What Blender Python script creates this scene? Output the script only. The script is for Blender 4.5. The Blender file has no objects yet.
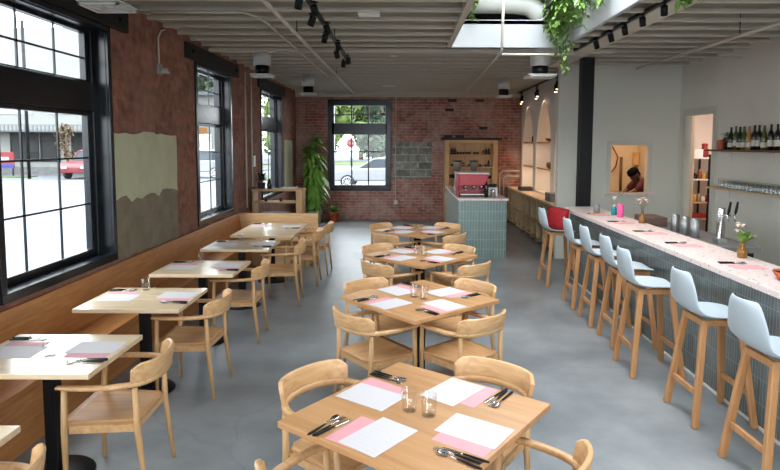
import bpy, bmesh, math, random
from mathutils import Vector, Matrix, Euler
random.seed(7)
R = math.radians
PI = math.pi
SC = bpy.context.scene
COL = SC.collection

# ---------------------------------------------------------------- camera
CAM_H = 1.974
F, PIT, YAW, ROLL, CX, CY = 592.39, 0.0820, 0.001, 0.004, 402.1, 192.79
cyw, syw = math.cos(YAW), math.sin(YAW)
fw = Vector((-syw*math.cos(PIT), cyw*math.cos(PIT), -math.sin(PIT)))
r0 = Vector((cyw, syw, 0)); u0 = r0.cross(fw)
r1 = r0*math.cos(ROLL)+u0*math.sin(ROLL); u1 = -r0*math.sin(ROLL)+u0*math.cos(ROLL)
cd = bpy.data.cameras.new('camera'); cam = bpy.data.objects.new('camera', cd); COL.objects.link(cam)
cd.sensor_width = 36; cd.lens = F/780*36
cd.shift_x = (390-CX)/780; cd.shift_y = -(235-CY)/780
cd.clip_end = 600; cd.clip_start = .05
M = Matrix.Identity(4)
for i in range(3):
    M[i][0] = r1[i]; M[i][1] = u1[i]; M[i][2] = -fw[i]
M[0][3], M[1][3], M[2][3] = 0, 0, CAM_H
cam.matrix_world = M
SC.camera = cam

# ---------------------------------------------------------------- world, light, exposure
SC.view_settings.view_transform = 'Standard'; SC.view_settings.look = 'None'
SC.view_settings.gamma = 1; SC.view_settings.use_curve_mapping = False
SC.view_settings.exposure = 0.0
SKY = 12.0
w = bpy.data.worlds.new('sky'); SC.world = w; w.use_nodes = True
nt = w.node_tree; nt.nodes.clear()
out = nt.nodes.new('ShaderNodeOutputWorld'); bg = nt.nodes.new('ShaderNodeBackground')
tc = nt.nodes.new('ShaderNodeTexCoord'); sp = nt.nodes.new('ShaderNodeSeparateXYZ'); cr = nt.nodes.new('ShaderNodeValToRGB')
nt.links.new(tc.outputs['Generated'], sp.inputs[0]); nt.links.new(sp.outputs['Z'], cr.inputs[0])
cr.color_ramp.elements[0].position = 0.0; cr.color_ramp.elements[0].color = (.66, .69, .72, 1)
cr.color_ramp.elements[1].position = 0.7; cr.color_ramp.elements[1].color = (.88, .94, 1.0, 1)
nt.links.new(cr.outputs[0], bg.inputs[0]); bg.inputs[1].default_value = SKY
nt.links.new(bg.outputs[0], out.inputs[0])
try:
    SC.cycles.max_bounces = 10; SC.cycles.diffuse_bounces = 6; SC.cycles.glossy_bounces = 4
    SC.cycles.transparent_max_bounces = 16
    SC.cycles.sample_clamp_indirect = 4.0
    SC.cycles.use_denoising = True
    SC.cycles.caustics_reflective = False; SC.cycles.caustics_refractive = False
except Exception:
    pass

def light(name, kind, loc, energy, col=(1, 1, 1), rot=None, to=None, **kw):
    l = bpy.data.lights.new(name, kind); o = bpy.data.objects.new(name, l); COL.objects.link(o)
    o.location = loc; l.energy = energy; l.color = col
    if rot: o.rotation_euler = rot
    if to is not None:
        o.rotation_euler = (Vector(to)-Vector(loc)).to_track_quat('-Z', 'Y').to_euler()
    for k, v in kw.items():
        if k == 'portal': l.cycles.is_portal = v
        else: setattr(l, k, v)
    return o
def portal(x, y, z, sx, sy, d):
    light('window_portal', 'AREA', (x, y, z), 1, to=(x+d[0], y+d[1], z+d[2]), shape='RECTANGLE', size=sx, size_y=sy, portal=True)
# windows: name -> (y0, y1) on the left wall
WINS = [(-1.70, 0.05), (1.20, 2.85), (3.97, 5.62), (7.89, 9.53), (11.50, 13.50)]
for a, b in WINS[1:4]:
    portal(-2.99, (a+b)/2, 1.95, b-a, 2.2, (1, 0, 0))
portal(1.0, -3.15, 1.75, 7.0, 2.9, (0, 1, 0))
portal(1.4, 4.3, 4.35, 1.49, 7.4, (0, 0, -1))
WARM = (1.0, .74, .50)
for zc, yy in ((0, 14.52), (0, 12.92), (0, 11.1)):
    light('niche_spot', 'SPOT', (2.84, yy, 2.98), 28, WARM, to=(3.32, yy, 2.1), spot_size=R(100), spot_blend=.8, shadow_soft_size=.03)
    light('shelf_glow', 'AREA', (3.18, yy, 1.425), 4, WARM, rot=(0, 0, 0), shape='RECTANGLE', size=.05, size_y=.9)
    light('shelf_glow', 'AREA', (3.18, yy, 2.005), 3, WARM, rot=(0, 0, 0), shape='RECTANGLE', size=.05, size_y=.9)
light('kitchen_lamp', 'AREA', (4.1, 11.2, 2.75), 32, (1.0, .76, .52), rot=(0, 0, 0), size=.5)
light('pantry_lamp', 'AREA', (5.8, 10.3, 2.85), 40, (1.0, .86, .76), rot=(0, 0, 0), size=.5)

# ---------------------------------------------------------------- materials
MATS = {}
def nm(name):
    m = bpy.data.materials.new(name); m.use_nodes = True
    MATS[name] = m
    return m, m.node_tree, m.node_tree.nodes['Principled BSDF']
def srgb(r, g, b):
    f = lambda c: (c/255/12.92) if c/255 <= .04045 else ((c/255+.055)/1.055)**2.4
    return (f(r), f(g), f(b), 1)
def plain(name, c, rough=.5, metal=0, noise=0.0, nscale=8, bump=0, coat=0, emit=0, ec=None, spec=.5):
    m, t, b = nm(name); c = srgb(*c)
    b.inputs['Roughness'].default_value = rough; b.inputs['Metallic'].default_value = metal
    b.inputs['Specular IOR Level'].default_value = spec
    if coat: b.inputs['Coat Weight'].default_value = coat; b.inputs['Coat Roughness'].default_value = .15
    if emit:
        b.inputs['Emission Color'].default_value = srgb(*(ec or (255, 220, 180))); b.inputs['Emission Strength'].default_value = emit
    co = t.nodes.new('ShaderNodeTexCoord'); n = t.nodes.new('ShaderNodeTexNoise'); n.inputs['Scale'].default_value = nscale
    n.inputs['Detail'].default_value = 5
    t.links.new(co.outputs['Object'], n.inputs['Vector'])
    r = t.nodes.new('ShaderNodeValToRGB'); k = noise
    r.color_ramp.elements[0].position = .3; r.color_ramp.elements[1].position = .7
    r.color_ramp.elements[0].color = tuple(x*(1-k) for x in c[:3])+(1,)
    r.color_ramp.elements[1].color = tuple(min(1, x*(1+k)) for x in c[:3])+(1,)
    t.links.new(n.outputs['Fac'], r.inputs[0]); t.links.new(r.outputs[0], b.inputs['Base Color'])
    if bump:
        bp = t.nodes.new('ShaderNodeBump'); bp.inputs['Strength'].default_value = bump; bp.inputs['Distance'].default_value = .01
        t.links.new(n.outputs['Fac'], bp.inputs['Height']); t.links.new(bp.outputs[0], b.inputs['Normal'])
    return m
def wood(name, c1, c2, axis=0, rough=.45, scale=1.0, coat=0, planks=0):
    """axis = grain direction in object space"""
    m, t, b = nm(name)
    co = t.nodes.new('ShaderNodeTexCoord'); mp = t.nodes.new('ShaderNodeMapping')
    s = [14*scale]*3; s[axis] = 1.2*scale; mp.inputs['Scale'].default_value = s
    t.links.new(co.outputs['Object'], mp.inputs[0])
    n = t.nodes.new('ShaderNodeTexNoise'); n.inputs['Scale'].default_value = 2.2; n.inputs['Detail'].default_value = 7
    n.inputs['Distortion'].default_value = .6
    t.links.new(mp.outputs[0], n.inputs['Vector'])
    r = t.nodes.new('ShaderNodeValToRGB'); r.color_ramp.elements[0].position = .32; r.color_ramp.elements[1].position = .68
    r.color_ramp.elements[0].color = srgb(*c2); r.color_ramp.elements[1].color = srgb(*c1)
    t.links.new(n.outputs['Fac'], r.inputs[0])
    # broad board-to-board variation
    mp2 = t.nodes.new('ShaderNodeMapping'); s = [7*scale]*3; s[axis] = .3*scale; mp2.inputs['Scale'].default_value = s
    t.links.new(co.outputs['Object'], mp2.inputs[0])
    v = t.nodes.new('ShaderNodeTexVoronoi'); v.inputs['Scale'].default_value = 1.3
    t.links.new(mp2.outputs[0], v.inputs['Vector'])
    bw = t.nodes.new('ShaderNodeRGBToBW'); t.links.new(v.outputs['Color'], bw.inputs[0])
    mr = t.nodes.new('ShaderNodeMapRange'); mr.inputs[3].default_value = .88; mr.inputs[4].default_value = 1.1
    t.links.new(bw.outputs[0], mr.inputs[0])
    mx = t.nodes.new('ShaderNodeMix'); mx.data_type = 'RGBA'; mx.blend_type = 'MULTIPLY'; mx.inputs[0].default_value = 1
    t.links.new(r.outputs[0], mx.inputs[6]); t.links.new(mr.outputs[0], mx.inputs[7])
    t.links.new(mx.outputs[2], b.inputs['Base Color'])
    b.inputs['Roughness'].default_value = rough
    if coat: b.inputs['Coat Weight'].default_value = coat; b.inputs['Coat Roughness'].default_value = .08
    return m
def brickmat(name, u, v, cols, mortar, bw_, rh, msize=.01, offset=.5, rough=.85, wash=None, washfac=0.5, bump=.6, jitter=.02, wscale=1.2, wpos=(.45, .62)):
    m, t, b = nm(name)
    co = t.nodes.new('ShaderNodeTexCoord'); sp = t.nodes.new('ShaderNodeSeparateXYZ'); cb = t.nodes.new('ShaderNodeCombineXYZ')
    t.links.new(co.outputs['Object'], sp.inputs[0])
    t.links.new(sp.outputs[u], cb.inputs[0]); t.links.new(sp.outputs[v], cb.inputs[1])
    vec = cb.outputs[0]
    if jitter:
        n0 = t.nodes.new('ShaderNodeTexNoise'); n0.inputs['Scale'].default_value = 6
        t.links.new(vec, n0.inputs['Vector'])
        vm = t.nodes.new('ShaderNodeVectorMath'); vm.operation = 'MULTIPLY_ADD'
        t.links.new(n0.outputs['Color'], vm.inputs[0]); vm.inputs[1].default_value = (jitter, jitter, 0)
        t.links.new(vec, vm.inputs[2]); vec = vm.outputs[0]
    br = t.nodes.new('ShaderNodeTexBrick'); t.links.new(vec, br.inputs['Vector'])
    br.inputs['Scale'].default_value = 1; br.inputs['Brick Width'].default_value = bw_; br.inputs['Row Height'].default_value = rh
    br.inputs['Mortar Size'].default_value = msize; br.inputs['Mortar Smooth'].default_value = .3
    br.offset = offset; br.inputs['Bias'].default_value = 0
    br.inputs['Color1'].default_value = srgb(*cols[0]); br.inputs['Color2'].default_value = srgb(*cols[1])
    br.inputs['Mortar'].default_value = srgb(*mortar)
    c = br.outputs['Color']
    n1 = t.nodes.new('ShaderNodeTexNoise'); n1.inputs['Scale'].default_value = 9; n1.inputs['Detail'].default_value = 8
    t.links.new(cb.outputs[0], n1.inputs['Vector'])
    mr = t.nodes.new('ShaderNodeMapRange'); mr.inputs[1].default_value = .3; mr.inputs[2].default_value = .7
    mr.inputs[3].default_value = .62 if jitter else .93; mr.inputs[4].default_value = 1.34 if jitter else 1.05
    t.links.new(n1.outputs['Fac'], mr.inputs[0])
    mx = t.nodes.new('ShaderNodeMix'); mx.data_type = 'RGBA'; mx.blend_type = 'MULTIPLY'; mx.inputs[0].default_value = 1
    t.links.new(c, mx.inputs[6]); t.links.new(mr.outputs[0], mx.inputs[7]); c = mx.outputs[2]
    if wash:
        n2 = t.nodes.new('ShaderNodeTexNoise'); n2.inputs['Scale'].default_value = wscale; n2.inputs['Detail'].default_value = 9
        n2.inputs['Roughness'].default_value = .7
        t.links.new(cb.outputs[0], n2.inputs['Vector'])
        r2 = t.nodes.new('ShaderNodeMapRange'); r2.inputs[1].default_value = wpos[0]; r2.inputs[2].default_value = wpos[1]
        r2.inputs[4].default_value = washfac
        t.links.new(n2.outputs['Fac'], r2.inputs[0])
        m2 = t.nodes.new('ShaderNodeMix'); m2.data_type = 'RGBA'
        t.links.new(r2.outputs[0], m2.inputs[0]); t.links.new(c, m2.inputs[6]); m2.inputs[7].default_value = srgb(*wash)
        c = m2.outputs[2]
    t.links.new(c, b.inputs['Base Color']); b.inputs['Roughness'].default_value = rough
    bp = t.nodes.new('ShaderNodeBump'); bp.inputs['Strength'].default_value = bump; bp.inputs['Distance'].default_value = .008
    inv = t.nodes.new('ShaderNodeMath'); inv.operation = 'SUBTRACT'; inv.inputs[0].default_value = 1
    t.links.new(br.outputs['Fac'], inv.inputs[1]); t.links.new(inv.outputs[0], bp.inputs['Height'])
    t.links.new(bp.outputs[0], b.inputs['Normal'])
    return m

OAK = wood('oak', (212, 172, 126), (190, 146, 100), 0, .42)
OAKY = wood('oak_seat', (208, 164, 116), (184, 136, 88), 1, .4)
OAKZ = wood('oak_leg', (210, 170, 122), (188, 146, 98), 2, .45)
TABLE = wood('oak_tabletop', (196, 150, 104), (182, 134, 88), 1, .36, .8)
TABLEP = wood('pale_oak_tabletop', (232, 208, 174), (220, 192, 154), 0, .30, .8, coat=.5)
BENCH = wood('bench_wood', (202, 142, 86), (180, 118, 64), 1, .36, 1.4)
BENCHX = wood('bench_wood_end', (214, 176, 130), (192, 148, 100), 0, .4, 1.4)
STOOLW = wood('stool_wood', (194, 142, 94), (174, 122, 76), 2, .45)
CABW = wood('cabinet_wood', (214, 174, 124), (196, 152, 104), 0, .5)
CABZ = wood('cabinet_wood_upright', (212, 172, 122), (194, 150, 102), 2, .5)
PLY = wood('plywood', (216, 190, 154), (196, 168, 130), 1, .5)
DARKW = wood('dark_timber', (30, 26, 24), (18, 16, 15), 1, .7)
DARKWX = wood('dark_timber_beam', (52, 42, 36), (30, 25, 22), 0, .6)
BLACK = plain('black_metal', (12, 13, 15), .45, 0, .1, spec=.25)
FRAME = plain('window_black', (14, 21, 29), .24, 0, .1, spec=.4)
STEEL = plain('steel', (200, 200, 200), .25, 1)
STEELR = plain('brushed_steel', (170, 172, 172), .4, .9)
PAPER = None
PINK = plain('pink_paper', (222, 158, 164), .7, 0, .03)
SHELL = plain('pale_blue_plastic', (182, 194, 201), .38, 0, .01)
RED = plain('red_velvet', (150, 12, 24), .75, 0, .15, 20, .2)
REDM = plain('red_enamel', (178, 14, 36), .3, 0, .05)
WHITE = plain('white_enamel', (225, 225, 222), .35)
WALLW = plain('white_wall', (226, 223, 213), .8, 0, .03, 2)
WALLG = plain('grey_green_wall', (210, 209, 198), .75, 0, .03, 2)
PILAST = plain('pale_blue_wall', (218, 219, 209), .75, 0, .02, 2)
ARCHW = plain('arch_wall_white', (222, 214, 204), .8, 0, .02, 2)
CEIL = plain('ceiling_paint', (196, 190, 174), .8, 0, .06, 3)
DECK = plain('deck_paint', (140, 138, 128), .9, 0, .1, 3)
FASC = plain('white_fascia', (178, 182, 184), .7, 0, .02)
BEAM = plain('beam_paint', (206, 201, 186), .8, 0, .04)
DUCT = plain('duct_grey', (200, 202, 198), .5, .1, .04)
PIPE = plain('pipe_grey', (202, 197, 184), .6, 0, .05)
KITW = plain('kitchen_wall', (206, 186, 158), .7, 0, .03)
PANW = plain('pantry_wall', (224, 212, 204), .8)
TERRA = plain('terracotta', (196, 96, 60), .75, 0, .1, 15)
POTW = plain('white_ceramic', (198, 202, 204), .5, 0, .04)
SOIL = plain('soil', (50, 36, 26), .95, 0, .4, 60, .8)
LEAF = plain('leaf_green', (120, 166, 70), .5, 0, .35, 5)
LEAFB = plain('leaf_bright', (112, 148, 68), .5, 0, .3, 4)
LEAFD = plain('leaf_dark', (34, 52, 34), .5, 0, .3, 5)
STEM = plain('stem_green', (82, 98, 50), .6)
TRUNKM = plain('bark', (92, 74, 58), .9, 0, .3, 20, .5)
SAGE = plain('sage_plaster', (204, 208, 178), .85, 0, .07, 5, .1)
TAN = plain('bare_scratch_coat', (140, 130, 112), .9, 0, .16, 6, .3)
SKIN = plain('skin', (78, 50, 38), .55)
CAPM = plain('dark_cap', (9, 9, 12), .95, spec=.1)
SHIRT = plain('maroon_cloth', (74, 18, 26), .85, 0, .15, 12)
TROUS = plain('dark_trousers', (34, 34, 40), .85)
HAIR = plain('black_hair', (18, 14, 12), .7)
AMBER = plain('amber_glass', (128, 84, 18), .15, 0, .1, coat=.4)
GREENG = plain('dark_green_glass', (22, 34, 20), .15, 0, .1)
BROWNG = plain('dark_wine_glass', (22, 16, 16), .15)
OLIVE = plain('olive_glass', (74, 84, 38), .15)
ROSE = plain('rose_wine', (166, 122, 76), .2)
LABELM = plain('cream_label', (220, 214, 200), .7)
PINKB = plain('pink_bottle', (232, 92, 150), .4)
TEAL = plain('teal_liquid', (28, 130, 140), .3)
PETAL = plain('cream_petals', (236, 212, 196), .7, 0, .08)
COPPER = plain('copper', (160, 96, 60), .35, .6)
BASKET = plain('wicker', (124, 92, 58), .8, 0, .3, 60, .6)
GREYP = plain('grey_plastic', (120, 122, 122), .5)
YELL = plain('mustard_jar', (206, 150, 50), .5)
PAINTED = plain('jar_dark_red', (140, 30, 30), .5)
BOOKM = plain('grey_card', (108, 112, 116), .6)
BULB = plain('lamp_lens', (255, 235, 210), .4, emit=6, ec=(255, 226, 190))
BULBW = plain('warm_lamp_lens', (255, 220, 170), .4, emit=14, ec=(255, 206, 150))
ASPH = plain('pavement', (84, 87, 92), .85, 0, .06, .3)
ROADM = plain('road_asphalt', (66, 68, 72), .85, 0, .06, .3)
GRASS = plain('grass', (62, 78, 42), .9, 0, .25, 1.5)
TREEG = plain('tree_green', (104, 122, 66), .9, 0, .4, 1.3)
TREED = plain('tree_dark_green', (44, 58, 40), .9, 0, .4, 1.3)
CARW = plain('white_car_paint', (112, 114, 118), .4, 0, .01)
CARR = plain('red_car_paint', (110, 44, 48), .4)
TYRE = plain('tyre', (26, 26, 28), .8)
CARG = plain('car_glass', (30, 38, 46), .4, spec=.2)
SIGNR = plain('sign_red', (110, 14, 24), .5)
SIGNW = plain('sign_white', (140, 140, 140), .5)
SIGNB = plain('sign_blue', (30, 44, 110), .5)
STUCCO = plain('cream_stucco', (120, 122, 118), .9, 0, .05, 1)
TIMB = plain('orange_timber', (124, 84, 40), .8, 0, .2)
SHOPG = plain('shop_glass', (34, 38, 40), .5, spec=.15)
ARTW = plain('print_grey', (70, 66, 64), .6)
def paper():
    m, t, b = nm('menu_paper'); b.inputs['Roughness'].default_value = .65
    co = t.nodes.new('ShaderNodeTexCoord')
    mp = t.nodes.new('ShaderNodeMapping'); mp.inputs['Scale'].default_value = (120, 70, 1)
    t.links.new(co.outputs['Object'], mp.inputs[0])
    n = t.nodes.new('ShaderNodeTexNoise'); n.inputs['Scale'].default_value = 1.5; t.links.new(mp.outputs[0], n.inputs['Vector'])
    wv = t.nodes.new('ShaderNodeTexWave'); wv.bands_direction = 'Y'; wv.inputs['Scale'].default_value = 12
    t.links.new(co.outputs['Object'], wv.inputs['Vector'])
    a = t.nodes.new('ShaderNodeMath'); a.operation = 'MULTIPLY'; t.links.new(n.outputs['Fac'], a.inputs[0]); t.links.new(wv.outputs['Fac'], a.inputs[1])
    r = t.nodes.new('ShaderNodeValToRGB'); r.color_ramp.elements[0].position = .42; r.color_ramp.elements[1].position = .55
    r.color_ramp.elements[0].color = srgb(210, 206, 207); r.color_ramp.elements[1].color = srgb(203, 199, 200)
    t.links.new(a.outputs[0], r.inputs[0]); t.links.new(r.outputs[0], b.inputs['Base Color'])
    return m
PAPER = paper()
def glassmat(name, col=(1, 1, 1), mixf=.12, rough=.02):
    m, t, b = nm(name); t.nodes.remove(b)
    o = t.nodes['Material Output']; tr = t.nodes.new('ShaderNodeBsdfTransparent'); tr.inputs[0].default_value = col+(1,)
    g = t.nodes.new('ShaderNodeBsdfGlossy'); g.inputs['Roughness'].default_value = rough
    lw = t.nodes.new('ShaderNodeLayerWeight'); lw.inputs['Blend'].default_value = .5
    pw = t.nodes.new('ShaderNodeMath'); pw.operation = 'POWER'; pw.inputs[1].default_value = 5.0
    t.links.new(lw.outputs['Facing'], pw.inputs[0])
    a = t.nodes.new('ShaderNodeMath'); a.operation = 'MULTIPLY_ADD'; a.inputs[1].default_value = .45; a.inputs[2].default_value = mixf; a.use_clamp = True
    t.links.new(pw.outputs[0], a.inputs[0])
    mx = t.nodes.new('ShaderNodeMixShader'); t.links.new(a.outputs[0], mx.inputs[0]); t.links.new(tr.outputs[0], mx.inputs[1]); t.links.new(g.outputs[0], mx.inputs[2])
    t.links.new(mx.outputs[0], o.inputs[0])
    return m
PANE = glassmat('window_glass', (.97, .985, .985), 0.02)
TUMB = glassmat('tumbler_glass', (.985, .99, .99), .05, .03)
GLS = glassmat('shelf_glass', (.92, .94, .94), .14, .12)
def floormat():
    m, t, b = nm('polished_concrete')
    co = t.nodes.new('ShaderNodeTexCoord')
    n = t.nodes.new('ShaderNodeTexNoise'); n.inputs['Scale'].default_value = .9; n.inputs['Detail'].default_value = 9; n.inputs['Roughness'].default_value = .62
    t.links.new(co.outputs['Object'], n.inputs['Vector'])
    r = t.nodes.new('ShaderNodeValToRGB'); e = r.color_ramp.elements
    e[0].position = .3; e[0].color = srgb(97, 102, 105); e[1].position = .7; e[1].color = srgb(152, 155, 155)
    e2 = e.new(.5); e2.color = srgb(126, 131, 133)
    t.links.new(n.outputs['Fac'], r.inputs[0])
    v = t.nodes.new('ShaderNodeTexVoronoi'); v.feature = 'DISTANCE_TO_EDGE'; v.inputs['Scale'].default_value = .33
    n3 = t.nodes.new('ShaderNodeTexNoise'); n3.inputs['Scale'].default_value = 1.6; n3.inputs['Detail'].default_value = 4
    t.links.new(co.outputs['Object'], n3.inputs['Vector'])
    vm = t.nodes.new('ShaderNodeVectorMath'); vm.operation = 'MULTIPLY_ADD'; vm.inputs[1].default_value = (.5, .5, .5)
    t.links.new(n3.outputs['Color'], vm.inputs[0]); t.links.new(co.outputs['Object'], vm.inputs[2]); t.links.new(vm.outputs[0], v.inputs['Vector'])
    mr = t.nodes.new('ShaderNodeMapRange'); mr.inputs[1].default_value = 0; mr.inputs[2].default_value = .008; mr.inputs[3].default_value = .88; mr.inputs[4].default_value = 1
    t.links.new(v.outputs['Distance'], mr.inputs[0])
    mx = t.nodes.new('ShaderNodeMix'); mx.data_type = 'RGBA'; mx.blend_type = 'MULTIPLY'; mx.inputs[0].default_value = 1
    t.links.new(r.outputs[0], mx.inputs[6]); t.links.new(mr.outputs[0], mx.inputs[7]); t.links.new(mx.outputs[2], b.inputs['Base Color'])
    m2 = t.nodes.new('ShaderNodeMapRange'); m2.inputs[3].default_value = .26; m2.inputs[4].default_value = .5
    t.links.new(n.outputs['Fac'], m2.inputs[0]); t.links.new(m2.outputs[0], b.inputs['Roughness'])
    b.inputs['Specular IOR Level'].default_value = .55
    return m
FLOORM = floormat()
def terrazzo():
    m, t, b = nm('pink_terrazzo')
    co = t.nodes.new('ShaderNodeTexCoord'); v = t.nodes.new('ShaderNodeTexVoronoi'); v.inputs['Scale'].default_value = 30
    t.links.new(co.outputs['Object'], v.inputs['Vector'])
    sp = t.nodes.new('ShaderNodeSeparateColor'); t.links.new(v.outputs['Color'], sp.inputs[0])
    r = t.nodes.new('ShaderNodeValToRGB'); r.color_ramp.interpolation = 'CONSTANT'; e = r.color_ramp.elements
    e[0].position = 0; e[0].color = srgb(230, 212, 206); e[1].position = .5; e[1].color = srgb(206, 164, 152)
    for p, c in ((.72, (236, 224, 218)), (.84, (150, 122, 112)), (.90, (96, 92, 94)), (.94, (232, 220, 214))):
        q = e.new(p); q.color = srgb(*c)
    t.links.new(sp.outputs[0], r.inputs[0])
    mr = t.nodes.new('ShaderNodeMath'); mr.operation = 'LESS_THAN'; mr.inputs[1].default_value = .33; t.links.new(v.outputs['Distance'], mr.inputs[0])
    mx = t.nodes.new('ShaderNodeMix'); mx.data_type = 'RGBA'; mx.inputs[6].default_value = srgb(228, 210, 204)
    t.links.new(mr.outputs[0], mx.inputs[0]); t.links.new(r.outputs[0], mx.inputs[7]); t.links.new(mx.outputs[2], b.inputs['Base Color'])
    b.inputs['Roughness'].default_value = .3
    return m
TERRZ = terrazzo()
BRICKL = brickmat('clay_block_wall', 1, 2, ((158, 106, 88), (132, 88, 74)), (136, 100, 86), .34, .2, .010, wash=(158, 124, 108), washfac=.6, wscale=1.8, jitter=.03)
BRICKB = brickmat('old_brick_wall', 0, 2, ((166, 96, 82), (136, 80, 70)), (164, 138, 126), .22, .075, .010, wash=(196, 172, 162), washfac=.7, wscale=1.6, wpos=(.42, .66), jitter=.015)
BLOCKS = brickmat('grey_block_patch', 0, 2, ((150, 152, 144), (100, 102, 98)), (172, 168, 158), .40, .19, .015, jitter=.008)
TILEX = brickmat('green_grey_tile', 0, 2, ((122, 142, 136), (110, 130, 126)), (166, 182, 176), .05, .165, .004, offset=0, rough=.25, jitter=0, bump=.4)
TILEY = brickmat('grey_green_tile_side', 1, 2, ((112, 120, 118), (96, 105, 106)), (146, 154, 152), .034, .175, .003, offset=0, rough=.25, jitter=0, bump=.4)

# ---------------------------------------------------------------- mesh builder
class MB:
    def __init__(s): s.bm = bmesh.new(); s.mi = 0
    def _f(s, vs, smooth=False):
        try:
            f = s.bm.faces.new(vs); f.material_index = s.mi; f.smooth = smooth; return f
        except ValueError: return None
    def box(s, x0, x1, y0, y1, z0, z1, m=None):
        P = [Vector((x, y, z)) for z in (z0, z1) for y in (y0, y1) for x in (x0, x1)]
        if m is not None: P = [m @ p for p in P]
        v = [s.bm.verts.new(p) for p in P]
        for q in ((0, 2, 3, 1), (4, 5, 7, 6), (0, 1, 5, 4), (2, 6, 7, 3), (0, 4, 6, 2), (1, 3, 7, 5)): s._f([v[i] for i in q])
        return s
    def cbox(s, c, d, m=None): return s.box(c[0]-d[0]/2, c[0]+d[0]/2, c[1]-d[1]/2, c[1]+d[1]/2, c[2]-d[2]/2, c[2]+d[2]/2, m)
    def ring_loft(s, rings, cap=True, closed=True, smooth=True):
        V = [[s.bm.verts.new(p) for p in r] for r in rings]; n = len(V[0])
        for a, b in zip(V, V[1:]):
            for i in range(n if closed else n-1):
                s._f([a[i], a[(i+1) % n], b[(i+1) % n], b[i]], smooth)
        if cap: s._f(V[0][::-1]); s._f(V[-1])
        return V
    def tube(s, pts, rad, n=10, cap=True, sq=None):
        pts = [Vector(p) for p in pts]; rings = []
        if not isinstance(rad, (list, tuple)): rad = [rad]*len(pts)
        up = None
        for i, p in enumerate(pts):
            d = (pts[min(i+1, len(pts)-1)]-pts[max(i-1, 0)]).normalized()
            if up is None: up = Vector((0, 0, 1)) if abs(d.z) < .9 else Vector((0, 1, 0))
            sd = d.cross(up).normalized(); up = sd.cross(d).normalized()
            rings.append([p+(sd*math.cos(2*PI*k/n)+up*math.sin(2*PI*k/n))*rad[i] for k in range(n)])
        s.ring_loft(rings, cap); return s
    def bar(s, a, b, wx, wy):
        a, b = Vector(a), Vector(b); d = (b-a).normalized()
        x = Vector((1, 0, 0)) if abs(d.x) < .9 else Vector((0, 0, 1)); x = (x-d*x.dot(d)).normalized(); y = d.cross(x)
        R_ = [[p+x*sx*wx/2+y*sy*wy/2 for sx, sy in ((-1, -1), (1, -1), (1, 1), (-1, 1))] for p in (a, b)]
        s.ring_loft(R_, smooth=False); return s
    def lathe(s, prof, c=(0, 0, 0), n=20, cap=True):
        rings = [[Vector((c[0]+r*math.cos(2*PI*k/n), c[1]+r*math.sin(2*PI*k/n), c[2]+z)) for k in range(n)] for r, z in prof]
        s.ring_loft(rings, cap); return s
    def poly(s, pts, d):
        """prism: closed outline pts extruded by vector d"""
        a = [s.bm.verts.new(p) for p in pts]; b = [s.bm.verts.new(Vector(p)+Vector(d)) for p in pts]
        n = len(a); s._f(a[::-1]); s._f(b)
        for i in range(n): s._f([a[i], a[(i+1) % n], b[(i+1) % n], b[i]])
        return s
    def sphere(s, c, r, sz=(1, 1, 1), n=12, m=8):
        rings = []
        for j in range(1, m):
            ph = PI*j/m
            rings.append([Vector((c[0]+r*sz[0]*math.sin(ph)*math.cos(2*PI*k/n), c[1]+r*sz[1]*math.sin(ph)*math.sin(2*PI*k/n), c[2]-r*sz[2]*math.cos(ph))) for k in range(n)])
        s.ring_loft(rings); return s
    def leaf(s, p, d, L, W, droop=.3, fold=.25):
        p = Vector(p); d = Vector(d).normalized(); sd = d.cross(Vector((0, 0, 1)))
        if sd.length < .1: sd = Vector((1, 0, 0))
        sd.normalize(); up = sd.cross(d)
        prev = None
        for t, wd in ((0, .12), (.3, .9), (.6, .85), (.85, .4), (1, .02)):
            c = p+d*L*t-Vector((0, 0, 1))*droop*L*t*t
            row = [s.bm.verts.new(c-sd*W*wd/2+up*fold*W*wd/2), s.bm.verts.new(c), s.bm.verts.new(c+sd*W*wd/2+up*fold*W*wd/2)]
            if prev:
                s._f([prev[0], prev[1], row[1], row[0]], True); s._f([prev[1], prev[2], row[2], row[1]], True)
            prev = row
        return s
    def obj(s, name, mats, parent=None, bevel=0, seg=2, sub=0, solid=0, loc=None, fix=True):
        if fix: bmesh.ops.recalc_face_normals(s.bm, faces=s.bm.faces)
        me = bpy.data.meshes.new(name); s.bm.to_mesh(me); s.bm.free()
        for m in (mats if isinstance(mats, (list, tuple)) else [mats]): me.materials.append(m)
        o = bpy.data.objects.new(name, me); COL.objects.link(o)
        if parent: o.parent = parent
        if loc: o.location = loc
        if solid:
            q = o.modifiers.new('solid', 'SOLIDIFY'); q.thickness = solid; q.offset = 0
        if bevel:
            q = o.modifiers.new('bevel', 'BEVEL'); q.width = bevel; q.segments = seg; q.limit_method = 'ANGLE'; q.angle_limit = R(40)
        if sub:
            q = o.modifiers.new('sub', 'SUBSURF'); q.levels = sub; q.render_levels = sub
            for f in me.polygons: f.use_smooth = True
        return o
def B(*a): return MB().box(*a)
def tag(o, label, cat, group=None, kind=None):
    o['label'] = label; o['category'] = cat
    if group: o['group'] = group
    if kind: o['kind'] = kind
    return o
def thing(name, label, cat, loc=(0, 0, 0), rz=0, group=None):
    o = bpy.data.objects.new(name, None); COL.objects.link(o); o.location = loc; o.rotation_euler = (0, 0, rz)
    o.empty_display_size = .1
    return tag(o, label, cat, group)
def struct(name, mb, mat, parent=None, **k):
    o = mb.obj(name, mat, parent, **k)
    if parent is None: o['kind'] = 'structure'
    return o
def copy_tree(o, parent=None):
    c = o.copy(); COL.objects.link(c); c.parent = parent
    for ch in list(o.children): copy_tree(ch, c)
    return c
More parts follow.
